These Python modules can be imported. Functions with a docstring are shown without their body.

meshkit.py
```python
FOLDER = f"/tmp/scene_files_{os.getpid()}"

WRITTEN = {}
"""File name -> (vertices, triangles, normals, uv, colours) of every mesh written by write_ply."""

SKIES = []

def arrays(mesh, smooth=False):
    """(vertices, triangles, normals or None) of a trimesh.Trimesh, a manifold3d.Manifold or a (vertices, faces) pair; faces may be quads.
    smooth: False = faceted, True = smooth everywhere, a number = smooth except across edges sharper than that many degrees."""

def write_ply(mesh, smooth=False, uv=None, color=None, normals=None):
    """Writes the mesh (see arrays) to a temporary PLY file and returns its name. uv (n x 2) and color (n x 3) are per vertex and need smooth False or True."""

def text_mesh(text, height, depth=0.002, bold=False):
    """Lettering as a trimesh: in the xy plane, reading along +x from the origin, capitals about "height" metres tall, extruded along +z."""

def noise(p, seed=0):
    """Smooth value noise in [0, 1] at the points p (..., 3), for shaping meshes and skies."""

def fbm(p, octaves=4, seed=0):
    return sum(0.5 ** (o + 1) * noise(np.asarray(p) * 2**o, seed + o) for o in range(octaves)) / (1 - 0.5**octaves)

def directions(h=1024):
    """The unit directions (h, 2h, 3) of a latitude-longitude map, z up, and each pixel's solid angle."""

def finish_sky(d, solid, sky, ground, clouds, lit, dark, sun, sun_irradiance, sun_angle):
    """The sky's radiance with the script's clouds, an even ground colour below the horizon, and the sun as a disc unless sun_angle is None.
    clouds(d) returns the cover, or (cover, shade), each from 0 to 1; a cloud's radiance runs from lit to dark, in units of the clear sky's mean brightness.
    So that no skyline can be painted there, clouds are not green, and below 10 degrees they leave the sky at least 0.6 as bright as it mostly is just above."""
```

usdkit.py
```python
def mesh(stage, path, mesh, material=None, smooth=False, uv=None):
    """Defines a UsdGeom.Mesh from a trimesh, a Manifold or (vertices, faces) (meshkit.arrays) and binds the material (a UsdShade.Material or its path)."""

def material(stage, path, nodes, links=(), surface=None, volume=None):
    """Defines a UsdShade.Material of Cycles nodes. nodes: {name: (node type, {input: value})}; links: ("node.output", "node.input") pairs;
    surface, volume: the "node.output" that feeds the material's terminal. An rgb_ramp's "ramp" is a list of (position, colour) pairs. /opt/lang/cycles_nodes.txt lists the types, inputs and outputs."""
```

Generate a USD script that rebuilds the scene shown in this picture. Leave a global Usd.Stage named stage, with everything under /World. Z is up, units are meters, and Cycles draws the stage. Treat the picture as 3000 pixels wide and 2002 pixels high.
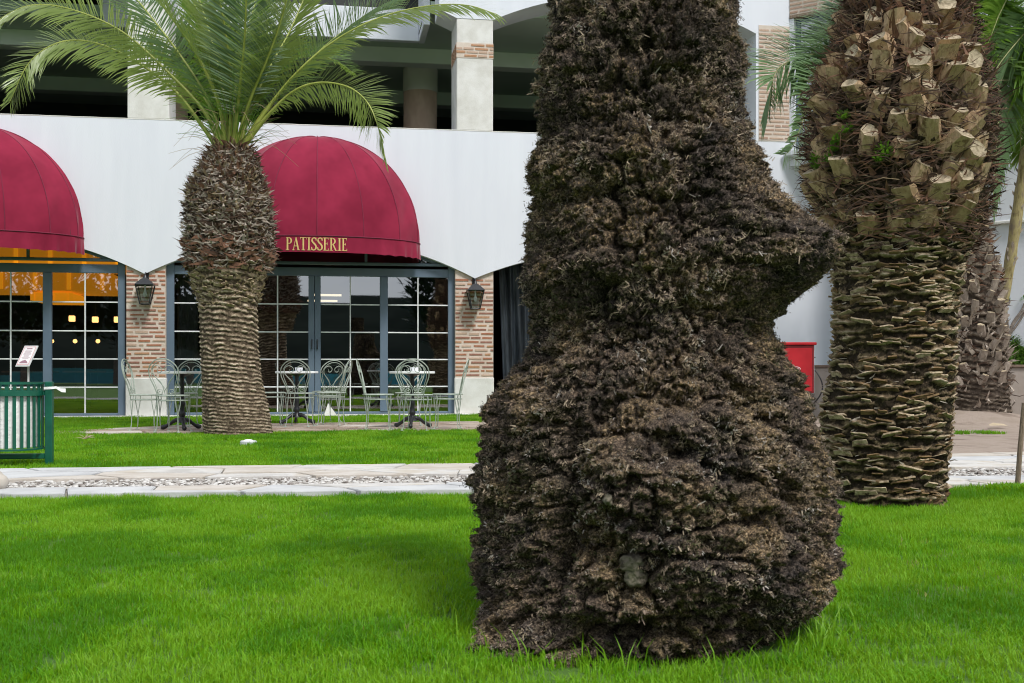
import math, random
import numpy as np
import trimesh
from shapely.geometry import Polygon, box as sbox, Point, LineString
from shapely.ops import unary_union
from shapely import affinity
import meshkit, usdkit
from pxr import Usd, UsdGeom, UsdLux, UsdShade, Sdf, Gf, Vt

stage = Usd.Stage.CreateInMemory()
UsdGeom.SetStageUpAxis(stage, "Z")
UsdGeom.SetStageMetersPerUnit(stage, 1.0)
world = UsdGeom.Xform.Define(stage, "/World")
stage.SetDefaultPrim(world.GetPrim())
UsdGeom.Scope.Define(stage, "/World/Looks")
PI = math.pi
F = 3250.0            # focal length in pixels of the 3000 px wide photograph (39 mm on a 36 mm frame)
H = 0.78              # eye height
HOR = 1085.0          # the horizon's row

# ------------------------------------------------------------------ camera
cam = UsdGeom.Camera.Define(stage, "/World/camera")
cam.CreateFocalLengthAttr(39.0)
cam.CreateHorizontalApertureAttr(36.0)
cam.CreateVerticalApertureAttr(24.02)
cam.CreateVerticalApertureOffsetAttr(84.0 / 3000 * 36.0)
cam.CreateFStopAttr(9.0)
cam.CreateFocusDistanceAttr(9.0)
cam.CreateClippingRangeAttr(Gf.Vec2f(0.05, 5000))
cam.CreateExposureAttr(1.06)
cx_ = UsdGeom.Xformable(cam)
cx_.AddTranslateOp().Set(Gf.Vec3d(0, 0, H))
cx_.AddRotateXOp().Set(90.0)

# ------------------------------------------------------------------ sky and sun (bright overcast)
SUN_DIR = np.array([0.44, -0.62, 1.05]); SUN_DIR /= np.linalg.norm(SUN_DIR)
SUN_EL = math.asin(SUN_DIR[2]); SUN_ROT = math.atan2(SUN_DIR[0], SUN_DIR[1])
sky_mat = usdkit.material(stage, "/World/Looks/sky", {
    "sky": ("sky_texture", {"sky_type": "single_scattering", "sun_disc": False, "sun_elevation": SUN_EL, "sun_rotation": SUN_ROT,
                            "air_density": 1.0, "aerosol_density": 2.0, "ozone_density": 1.0}),
    "tc": ("texture_coordinate", {}),
    "mp": ("mapping", {"mapping_type": "point", "scale": (1.6, 1.6, 4.0)}),
    "n": ("noise_texture", {"scale": 1.7, "detail": 5.0, "roughness": 0.55}),
    "cl": ("rgb_ramp", {"ramp": [(0.25, (4.7, 5.15, 5.9)), (0.55, (6.7, 7.15, 7.8)), (0.8, (9.0, 9.3, 9.7))]}),
    "m": ("mix", {"mix_type": "mix", "fac": 0.88}),
    "bg": ("background_shader", {"strength": 0.068}),
}, [("tc.generated", "mp.vector"), ("mp.vector", "n.vector"), ("n.fac", "cl.fac"), ("sky.color", "m.color1"), ("cl.color", "m.color2"), ("m.color", "bg.color")], surface="bg.background")
dome = UsdLux.DomeLight.Define(stage, "/World/sky")
dome.CreateIntensityAttr(1.0)
UsdShade.MaterialBindingAPI.Apply(dome.GetPrim()).Bind(sky_mat)
dome.GetPrim().SetCustomDataByKey("kind", "structure")
sun = UsdLux.DistantLight.Define(stage, "/World/sun")
sun.CreateNormalizeAttr(True) if hasattr(sun, "CreateNormalizeAttr") else sun.GetPrim().CreateAttribute("inputs:normalize", Sdf.ValueTypeNames.Bool).Set(True)
sun.CreateIntensityAttr(0.40)
sun.CreateAngleAttr(13.0)
sun.CreateColorAttr(Gf.Vec3f(1.0, 0.975, 0.94))
zax = Gf.Vec3d(*SUN_DIR.tolist())
sx = UsdGeom.Xformable(sun)
q_ = Gf.Rotation(Gf.Vec3d(0, 0, 1), zax)
sx.AddTransformOp().Set(Gf.Matrix4d().SetRotate(q_))

# ------------------------------------------------------------------ helpers
taken = {}


def fresh(parent, name):
    k = (parent, name)
    n = taken.get(k, 0)
    taken[k] = n + 1
    return f"{parent}/{name}" if n == 0 else f"{parent}/{name}_{n:03d}"


def tag(o, label=None, cat=None, group=None, kind=None):
    p = o.GetPrim() if hasattr(o, "GetPrim") else o
    for k, v in (("label", label), ("category", cat), ("group", group), ("kind", kind)):
        if v:
            p.SetCustomDataByKey(k, v)
    return o


def thing(name, label, cat, loc=(0, 0, 0), rz=0.0, group=None):
    x = UsdGeom.Xform.Define(stage, fresh("/World", name))
    x.AddTranslateOp().Set(Gf.Vec3d(*map(float, loc)))
    if rz:
        x.AddRotateZOp().Set(math.degrees(rz))
    tag(x, label, cat, group)
    return x


def pth(o):
    return "/World" if o is None else str(o.GetPrim().GetPath())


def obj(name, m, mt, parent=None, smooth=False, label=None, cat=None, kind=None, group=None):
    if isinstance(m, MB):
        m = m.get()
    o = usdkit.mesh(stage, fresh(pth(parent), name), m, mt, smooth)
    tag(o, label, cat, group, kind)
    return o


def holder(name, parent, label=None):
    x = UsdGeom.Xform.Define(stage, fresh(pth(parent), name))
    tag(x, label)
    return x


def copy_of(src, name, label, loc, rz, group):
    x = UsdGeom.Xform.Define(stage, fresh("/World", name))
    x.GetPrim().GetReferences().AddInternalReference(src.GetPrim().GetPath())
    x.GetPrim().SetInstanceable(True)
    xf = UsdGeom.Xformable(x)
    xf.ClearXformOpOrder()
    xf.SetXformOpOrder([])
    tr = xf.GetPrim().GetAttribute("xformOp:translate")
    tr.Set(Gf.Vec3d(*map(float, loc)))
    ro = xf.GetPrim().GetAttribute("xformOp:rotateZ")
    ro.Set(math.degrees(rz))
    xf.GetPrim().GetAttribute("xformOpOrder").Set(Vt.TokenArray(["xformOp:translate", "xformOp:rotateZ"]))
    cat = src.GetPrim().GetCustomDataByKey("category")
    tag(x, label, cat, group)
    return x


class MB:
    """collects vertices and triangles"""
    def __init__(self):
        self.v, self.f, self.n = [], [], 0

    def add(self, v, f=None):
        if f is None:
            if isinstance(v, trimesh.Trimesh):
                v, f = v.vertices, v.faces
            elif isinstance(v, MB):
                v, f = v.get()
            else:
                v, f = v
        v = np.asarray(v, float); f = np.asarray(f, int)
        if f.shape[1] == 4:
            f = np.vstack([f[:, [0, 1, 2]], f[:, [0, 2, 3]]])
        self.v.append(v); self.f.append(f + self.n); self.n += len(v)
        return self

    def get(self):
        return np.vstack(self.v), np.vstack(self.f)


BOXF = np.array([[0, 2, 3, 1], [4, 5, 7, 6], [0, 1, 5, 4], [2, 6, 7, 3], [0, 4, 6, 2], [1, 3, 7, 5]])


def bx(x0, x1, y0, y1, z0, z1):
    v = np.array([[x, y, z] for x in (x0, x1) for y in (y0, y1) for z in (z0, z1)], float)
    # index = 4*ix + 2*iy + iz
    f = np.array([[0, 1, 3, 2], [4, 6, 7, 5], [0, 4, 5, 1], [2, 3, 7, 6], [0, 2, 6, 4], [1, 5, 7, 3]])
    return v, np.vstack([f[:, [0, 1, 2]], f[:, [0, 2, 3]]])


def cbx(x0, x1, y0, y1, z0, z1, c=0.006):
    """box with chamfered edges"""
    cen = np.array([(x0 + x1) / 2, (y0 + y1) / 2, (z0 + z1) / 2]); h = np.abs(np.array([x1 - x0, y1 - y0, z1 - z0])) / 2
    c = min(c, 0.45 * h.min())
    P = []
    for sx_ in (-1, 1):
        for sy_ in (-1, 1):
            for sz_ in (-1, 1):
                s = np.array([sx_, sy_, sz_])
                for k in range(3):
                    d = h - c; d[k] = h[k]
                    P.append(cen + s * d)
    m = trimesh.convex.convex_hull(np.array(P))
    return np.array(m.vertices), np.array(m.faces)


def tube(P, r, n=5, caps=True):
    P = np.asarray(P, float); m = len(P)
    r = np.broadcast_to(np.asarray(r, float), (m,))
    T = np.gradient(P, axis=0); T /= np.maximum(np.linalg.norm(T, axis=1, keepdims=True), 1e-9)
    a = np.array([0, 0, 1.0]) if abs(T[0][2]) < 0.9 else np.array([1.0, 0, 0])
    N = np.cross(T[0], a); N /= np.linalg.norm(N)
    ang = np.arange(n) * 2 * PI / n
    V = []
    for i in range(m):
        N = N - T[i] * np.dot(N, T[i]); N /= max(np.linalg.norm(N), 1e-9)
        Bn = np.cross(T[i], N)
        V.append(P[i] + r[i] * (np.cos(ang)[:, None] * N + np.sin(ang)[:, None] * Bn))
    V = np.vstack(V)
    F_ = []
    i = np.arange(m - 1)[:, None] * n; k = np.arange(n)[None, :]; k2 = (k + 1) % n
    q = np.stack([i + k, i + k2, i + n + k2, i + n + k], -1).reshape(-1, 4)
    F_ = np.vstack([q[:, [0, 1, 2]], q[:, [0, 2, 3]]])
    if caps:
        V = np.vstack([V, P[:1], P[-1:]])
        a_, b_ = len(V) - 2, len(V) - 1
        kk = np.arange(n); kk2 = (kk + 1) % n
        F_ = np.vstack([F_, np.stack([np.full(n, a_), kk2, kk], 1), np.stack([np.full(n, b_), (m - 1) * n + kk, (m - 1) * n + kk2], 1)])
    return V, F_


def spline(C, n=40):
    """Catmull-Rom through control points"""
    C = np.asarray(C, float)
    C = np.vstack([2 * C[0] - C[1], C, 2 * C[-1] - C[-2]])
    m = len(C) - 3
    out = []
    for u in np.linspace(0, m - 1e-6, n):
        i = int(u); t = u - i
        p0, p1, p2, p3 = C[i], C[i + 1], C[i + 2], C[i + 3]
        out.append(0.5 * ((2 * p1) + (-p0 + p2) * t + (2 * p0 - 5 * p1 + 4 * p2 - p3) * t ** 2 + (-p0 + 3 * p1 - 3 * p2 + p3) * t ** 3))
    out = np.array(out)
    # even spacing
    d = np.r_[0, np.cumsum(np.linalg.norm(np.diff(out, axis=0), axis=1))]
    s = np.linspace(0, d[-1], n)
    return np.stack([np.interp(s, d, out[:, k]) for k in range(3)], 1)


def lathe(prof, n=20, cx=0.0, cy=0.0):
    prof = np.asarray(prof, float); m = len(prof)
    a = np.arange(n) * 2 * PI / n
    V = np.stack([cx + prof[:, 0][:, None] * np.cos(a), cy + prof[:, 0][:, None] * np.sin(a), np.repeat(prof[:, 1][:, None], n, 1)], -1).reshape(-1, 3)
    i = np.arange(m - 1)[:, None] * n; k = np.arange(n)[None, :]; k2 = (k + 1) % n
    q = np.stack([i + k, i + k2, i + n + k2, i + n + k], -1).reshape(-1, 4)
    return V, np.vstack([q[:, [0, 1, 2]], q[:, [0, 2, 3]]])


def ring_grid(V):
    """V (nz, nphi, 3), closed in phi"""
    m, n = V.shape[:2]
    i = np.arange(m - 1)[:, None] * n; k = np.arange(n)[None, :]; k2 = (k + 1) % n
    q = np.stack([i + k, i + k2, i + n + k2, i + n + k], -1).reshape(-1, 4)
    return V.reshape(-1, 3), np.vstack([q[:, [0, 1, 2]], q[:, [0, 2, 3]]])


def open_grid(V):
    m, n = V.shape[:2]
    i = np.arange(m - 1)[:, None] * n; k = np.arange(n - 1)[None, :]
    q = np.stack([i + k, i + k + 1, i + n + k + 1, i + n + k], -1).reshape(-1, 4)
    return V.reshape(-1, 3), np.vstack([q[:, [0, 1, 2]], q[:, [0, 2, 3]]])


def slab_xz(poly, y0, y1):
    """a polygon drawn in x, z and extruded from y0 to y1"""
    mb = MB()
    for g in getattr(poly, "geoms", [poly]):
        if g.is_empty or g.area < 1e-7:
            continue
        m = trimesh.creation.extrude_polygon(g, y1 - y0, engine="earcut")
        v = np.array(m.vertices); f = np.array(m.faces)
        mb.add(np.stack([v[:, 0], v[:, 2] + y0, v[:, 1]], 1), f[:, ::-1])
    return mb.get()


def slab_xy(poly, z0, z1):
    mb = MB()
    for g in getattr(poly, "geoms", [poly]):
        if g.is_empty or g.area < 1e-7:
            continue
        m = trimesh.creation.extrude_polygon(g, z1 - z0, engine="earcut")
        v = np.array(m.vertices); v[:, 2] += z0
        mb.add(v, np.array(m.faces))
    return mb.get()


def xform(m, loc=(0, 0, 0), rz=0.0, s=1.0):
    v, f = m.get() if isinstance(m, MB) else m
    v = np.asarray(v, float) * s
    c, s_ = math.cos(rz), math.sin(rz)
    R = np.array([[c, -s_, 0], [s_, c, 0], [0, 0, 1]])
    return v @ R.T + np.asarray(loc, float), f


def at(px, py, Y):
    """the point at distance Y that the photograph shows at px, py (3000 px wide)"""
    return np.array([(px - 1500) / F * Y, Y, H + (HOR - py) / F * Y])


Q = 3000 / 2350.0


def atq(qx, qy, Y):
    return at(qx * Q, qy * Q, Y)


class Frame:
    """a vertical plane's own axes: x along it, y into it, z up"""
    def __init__(self, ox, oy, ang):
        self.o, self.a = np.array([ox, oy]), ang
        self.c, self.s = math.cos(ang), math.sin(ang)

    def px(self, px, py, y=0.0):
        dx = (px - 1500) / F
        # local y of the point t*(dx,1): -s*(X-ox)+c*(Y-oy)=y
        t = (y - self.s * self.o[0] + self.c * self.o[1]) / (self.c - self.s * dx)
        X, Y = t * dx - self.o[0], t - self.o[1]
        return self.c * X + self.s * Y, H + (HOR - py) / F * t

    def q(self, qx, qy, y=0.0):
        return self.px(qx * Q, qy * Q, y)

    def world(self, x, y, z=0.0):
        return np.array([self.o[0] + self.c * x - self.s * y, self.o[1] + self.s * x + self.c * y, z])


# ------------------------------------------------------------------ materials
L = "/World/Looks/"


def noisy(name, c1, c2, scale=6.0, rough=0.8, bump=0.0, bscale=60.0, detail=4.0, stretch=(1, 1, 1), spec=0.5, lo=0.35, hi=0.65, c3=None, dist=0.02, extra=None):
    ramp = [(lo, c1), (hi, c2)] if c3 is None else [(lo, c1), ((lo + hi) / 2, c2), (hi, c3)]
    nodes = {
        "g": ("geometry", {}), "mp": ("mapping", {"mapping_type": "point", "scale": stretch}),
        "n": ("noise_texture", {"scale": scale, "detail": detail, "roughness": 0.6}),
        "r": ("rgb_ramp", {"ramp": ramp}),
        "p": ("principled_bsdf", {"roughness": rough, "specular_ior_level": spec}),
    }
    links = [("g.position", "mp.vector"), ("mp.vector", "n.vector"), ("n.fac", "r.fac"), ("r.color", "p.base_color")]
    if bump > 0:
        nodes["bn"] = ("noise_texture", {"scale": bscale, "detail": 5.0, "roughness": 0.65})
        nodes["b"] = ("bump", {"strength": bump, "distance": dist})
        links += [("mp.vector", "bn.vector"), ("bn.fac", "b.height"), ("b.normal", "p.normal")]
    return usdkit.material(stage, L + name, nodes, links, surface="p.BSDF")


def plain(name, c, rough=0.5, metallic=0.0, spec=0.5):
    return noisy(name, tuple(np.array(c) * 0.88), tuple(np.minimum(np.array(c) * 1.1, 1)), 9.0, rough, 0.0, spec=spec) if metallic == 0 else usdkit.material(
        stage, L + name, {"p": ("principled_bsdf", {"base_color": c, "roughness": rough, "metallic": metallic})}, [], surface="p.BSDF")


def emitter(name, c, strength):
    return usdkit.material(stage, L + name, {"p": ("principled_bsdf", {"base_color": c, "roughness": 0.6, "emission_color": c, "emission_strength": strength})}, [], surface="p.BSDF")


def leafy(name, c1, c2, tr, rough=0.4, scale=3.0, transl=0.3, rnd=0.0):
    nodes = {
        "g": ("geometry", {}), "n": ("noise_texture", {"scale": scale, "detail": 3.0}),
        "r": ("rgb_ramp", {"ramp": [(0.3, c1), (0.7, c2)]}),
        "p": ("principled_bsdf", {"roughness": rough, "specular_ior_level": 0.5}),
        "t": ("translucent_bsdf", {"color": tr}), "m": ("mix_closure", {"fac": transl}),
    }
    links = [("g.position", "n.vector"), ("r.color", "p.base_color"), ("p.BSDF", "m.closure1"), ("t.BSDF", "m.closure2")]
    if rnd > 0:
        nodes["pi"] = ("math", {"math_type": "multiply_add", "value2": rnd, "value3": -rnd / 2})
        nodes["ad"] = ("math", {"math_type": "add"})
        links += [("g.random_per_island", "pi.value1"), ("n.fac", "ad.value1"), ("pi.value", "ad.value2"), ("ad.value", "r.fac")]
    else:
        links += [("n.fac", "r.fac")]
    return usdkit.material(stage, L + name, nodes, links, surface="m.closure")


M = {}
M["plaster"] = noisy("plaster", (0.67, 0.69, 0.75), (0.725, 0.745, 0.80), 1.5, 0.85, 0.35, 120, detail=7, stretch=(1.6, 1.6, 0.22), lo=.30, hi=.62, dist=0.006)
M["plaster_warm"] = noisy("plaster_warm", (0.60, 0.585, 0.54), (0.72, 0.71, 0.68), 4.0, 0.85, 0.4, 70, dist=0.01)
M["plaster_cream"] = noisy("plaster_cream", (0.72, 0.69, 0.60), (0.78, 0.75, 0.67), 3.0, 0.85, 0.2, 90, dist=0.006)
M["terrace_paint"] = noisy("terrace_paint", (0.43, 0.51, 0.43), (0.48, 0.56, 0.48), 1.0, 0.8)
M["terrace_beam"] = noisy("terrace_beam", (0.68, 0.74, 0.66), (0.74, 0.79, 0.72), 1.0, 0.8)
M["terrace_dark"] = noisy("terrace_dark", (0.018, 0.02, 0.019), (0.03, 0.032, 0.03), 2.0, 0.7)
M["column_stone"] = noisy("column_stone", (0.66, 0.45, 0.33), (0.78, 0.57, 0.44), 5.0, 0.85, 0.3, 60, stretch=(1, 1, 0.5))
M["mortar"] = noisy("mortar", (0.56, 0.45, 0.37), (0.68, 0.58, 0.50), 5.0, 0.95, 0.6, 120, dist=0.008)
M["brick_a"] = noisy("brick_a", (0.33, 0.13, 0.075), (0.42, 0.19, 0.11), 30, 0.9, 0.5, 200, dist=0.004)
M["brick_b"] = noisy("brick_b", (0.25, 0.11, 0.08), (0.34, 0.17, 0.12), 30, 0.9, 0.5, 200, dist=0.004)
M["brick_c"] = noisy("brick_c", (0.40, 0.20, 0.10), (0.48, 0.27, 0.16), 30, 0.9, 0.5, 200, dist=0.004)
M["brick_d"] = noisy("brick_d", (0.44, 0.30, 0.22), (0.52, 0.37, 0.28), 30, 0.9, 0.5, 200, dist=0.004)
M["brick_e"] = noisy("brick_e", (0.40, 0.25, 0.19), (0.46, 0.31, 0.23), 30, 0.9, 0.5, 200, dist=0.004)
M["mortar_pale"] = noisy("mortar_pale", (0.56, 0.47, 0.39), (0.66, 0.57, 0.49), 5.0, 0.95, 0.5, 120, dist=0.006)
M["frame_blue"] = noisy("frame_blue", (0.105, 0.15, 0.205), (0.13, 0.175, 0.23), 2.0, 0.38)
M["muntin"] = plain("muntin", (0.74, 0.75, 0.75), 0.45)
M["black_metal"] = plain("black_metal", (0.016, 0.017, 0.02), 0.38)
M["awning"] = noisy("awning", (0.20, 0.009, 0.033), (0.28, 0.017, 0.050), 1.6, 0.85, 0.25, 400, spec=0.2, dist=0.003)
UsdShade.Shader.Get(stage, L + "awning/p").CreateInput("sheen_weight", Sdf.ValueTypeNames.Float).Set(0.22)
UsdShade.Shader.Get(stage, L + "awning/p").CreateInput("sheen_roughness", Sdf.ValueTypeNames.Float).Set(0.4)
M["awning_seam"] = noisy("awning_seam", (0.16, 0.009, 0.034), (0.20, 0.014, 0.044), 6.0, 0.8)
M["gold"] = plain("gold", (0.62, 0.44, 0.16), 0.6)
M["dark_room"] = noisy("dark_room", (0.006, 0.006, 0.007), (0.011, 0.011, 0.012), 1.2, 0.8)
M["room_floor"] = noisy("room_floor", (0.02, 0.018, 0.016), (0.03, 0.026, 0.024), 2.0, 0.4)
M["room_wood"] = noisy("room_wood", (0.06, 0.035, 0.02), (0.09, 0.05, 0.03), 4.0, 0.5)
M["amber"] = emitter("amber", (0.72, 0.26, 0.008), 0.52)
M["amber_dim"] = emitter("amber_dim", (0.50, 0.185, 0.008), 0.42)
M["lamp_warm"] = emitter("lamp_warm", (1.0, 0.55, 0.18), 1.6)
M["lamp_cool"] = emitter("lamp_cool", (0.9, 0.75, 0.5), 0.7)
M["curtain"] = noisy("curtain", (0.20, 0.21, 0.20), (0.30, 0.31, 0.29), 3.0, 0.9)
M["drape"] = noisy("drape", (0.012, 0.016, 0.022), (0.036, 0.047, 0.058), 8.0, 0.45, 0.5, 40, stretch=(3, 3, 0.4))
M["wire"] = noisy("wire", (0.27, 0.32, 0.27), (0.38, 0.42, 0.36), 20, 0.5)
M["table_top"] = plain("table_top", (0.88, 0.88, 0.88), 0.3)
M["glazed"] = plain("glazed", (0.75, 0.76, 0.78), 0.25)
M["bin_green"] = noisy("bin_green", (0.004, 0.075, 0.046), (0.008, 0.105, 0.063), 5.0, 0.35)
M["liner"] = noisy("liner", (0.80, 0.79, 0.76), (0.90, 0.90, 0.88), 6.0, 0.5, 0.6, 25)
M["steel"] = plain("steel", (0.55, 0.56, 0.57), 0.35)
M["menu_paper"] = noisy("menu_paper", (0.66, 0.62, 0.62), (0.74, 0.71, 0.71), 8.0, 0.5)
M["menu_red"] = plain("menu_red", (0.50, 0.16, 0.16), 0.5)
M["menu_ink"] = plain("menu_ink", (0.30, 0.16, 0.20), 0.5)
M["red_paint"] = noisy("red_paint", (0.42, 0.008, 0.016), (0.52, 0.016, 0.026), 3.0, 0.35)
M["red_dark"] = noisy("red_dark", (0.20, 0.006, 0.010), (0.26, 0.008, 0.013), 3.0, 0.4)
M["grey_paint"] = plain("grey_paint", (0.46, 0.47, 0.49), 0.5)
M["white_mark"] = plain("white_mark", (0.82, 0.82, 0.82), 0.5)
M["low_wall"] = noisy("low_wall", (0.30, 0.25, 0.21), (0.40, 0.35, 0.31), 2.5, 0.9, 0.5, 40, stretch=(1, 1, 0.5), dist=0.01)
M["wall_cap"] = noisy("wall_cap", (0.16, 0.11, 0.08), (0.22, 0.16, 0.12), 6.0, 0.9, 0.5, 60)
M["stone_a"] = noisy("stone_a", (0.42, 0.40, 0.37), (0.55, 0.53, 0.50), 3.0, 0.85, 0.5, 25, c3=(0.48, 0.43, 0.36), dist=0.01)
M["stone_b"] = noisy("stone_b", (0.41, 0.41, 0.41), (0.53, 0.53, 0.525), 3.5, 0.85, 0.5, 25, dist=0.01)
M["stone_c"] = noisy("stone_c", (0.43, 0.38, 0.32), (0.53, 0.49, 0.44), 4.5, 0.85, 0.5, 25, dist=0.01)
M["wet_a"] = noisy("wet_a", (0.26, 0.19, 0.14), (0.40, 0.31, 0.24), 3.0, 0.45, 0.4, 25, dist=0.008)
M["wet_b"] = noisy("wet_b", (0.32, 0.26, 0.20), (0.46, 0.38, 0.32), 3.0, 0.5, 0.4, 25, dist=0.008)
M["bedding"] = noisy("bedding", (0.22, 0.20, 0.175), (0.30, 0.275, 0.24), 12, 0.95, 0.5, 80)
M["pebble_a"] = plain("pebble_a", (0.36, 0.335, 0.305), 0.7)
M["pebble_b"] = plain("pebble_b", (0.22, 0.19, 0.17), 0.7)
M["pebble_c"] = plain("pebble_c", (0.55, 0.53, 0.50), 0.7)
M["earth"] = noisy("earth", (0.20, 0.15, 0.115), (0.34, 0.27, 0.22), 2.2, 0.95, 0.8, 30, c3=(0.29, 0.23, 0.18), dist=0.03)
M["soil"] = noisy("soil", (0.05, 0.12, 0.010), (0.085, 0.17, 0.016), 3.0, 0.95, 0.5, 40)
M["wood_grey"] = noisy("wood_grey", (0.16, 0.11, 0.075), (0.28, 0.21, 0.15), 14, 0.9, 0.6, 60, stretch=(3, 3, 0.5))
M["glass_clear"] = usdkit.material(stage, L + "glass_clear", {
    "f": ("fresnel", {"IOR": 1.45}), "t": ("transparent_bsdf", {"color": (0.93, 0.95, 0.95)}), "g": ("glossy_bsdf", {"color": (1, 1, 1), "roughness": 0.02}), "m": ("mix_closure", {})},
    [("f.fac", "m.fac"), ("t.BSDF", "m.closure1"), ("g.BSDF", "m.closure2")], surface="m.closure")
M["pane"] = usdkit.material(stage, L + "pane", {
    "f": ("fresnel", {"IOR": 1.5}), "mr": ("map_range", {"from_min": 0.0, "from_max": 1.0, "to_min": 0.27, "to_max": 1.0}),
    "t": ("transparent_bsdf", {"color": (0.78, 0.80, 0.80)}), "g": ("glossy_bsdf", {"color": (0.95, 0.97, 1.0), "roughness": 0.012}), "m": ("mix_closure", {})},
    [("f.fac", "mr.value"), ("mr.result", "m.fac"), ("t.BSDF", "m.closure1"), ("g.BSDF", "m.closure2")], surface="m.closure")

M["grass_a"] = leafy("grass_a", (0.110, 0.305, 0.005), (0.195, 0.42, 0.014), (0.33, 0.52, 0.008), 0.5, 1.1, 0.35, 0.5)
M["grass_b"] = leafy("grass_b", (0.17, 0.37, 0.016), (0.34, 0.53, 0.11), (0.38, 0.55, 0.02), 0.45, 0.9, 0.35, 0.5)
M["grass_c"] = leafy("grass_c", (0.058, 0.205, 0.005), (0.125, 0.315, 0.010), (0.25, 0.46, 0.01), 0.5, 1.4, 0.35, 0.5)
for _n in ("grass_a", "grass_b", "grass_c"):
    UsdShade.Shader.Get(stage, L + _n + "/p").GetInput("specular_ior_level").Set(0.22)
M["grass_dry"] = leafy("grass_dry", (0.26, 0.26, 0.06), (0.46, 0.44, 0.16), (0.4, 0.4, 0.1), 0.6, 2.0, 0.3, 0.5)
M["frond"] = leafy("frond", (0.20, 0.27, 0.075), (0.46, 0.51, 0.25), (0.44, 0.54, 0.12), 0.34, 2.0, 0.35, 0.8)
M["frond_cool"] = leafy("frond_cool", (0.14, 0.22, 0.105), (0.36, 0.44, 0.27), (0.26, 0.40, 0.12), 0.32, 2.0, 0.3, 0.8)
M["frond_bright"] = leafy("frond_bright", (0.13, 0.25, 0.03), (0.26, 0.40, 0.08), (0.30, 0.46, 0.06), 0.38, 2.0, 0.4, 0.8)
M["rachis"] = noisy("rachis", (0.24, 0.28, 0.04), (0.38, 0.41, 0.09), 6.0, 0.45)
M["rachis_cool"] = noisy("rachis_cool", (0.20, 0.22, 0.07), (0.30, 0.28, 0.12), 6.0, 0.45)
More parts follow.
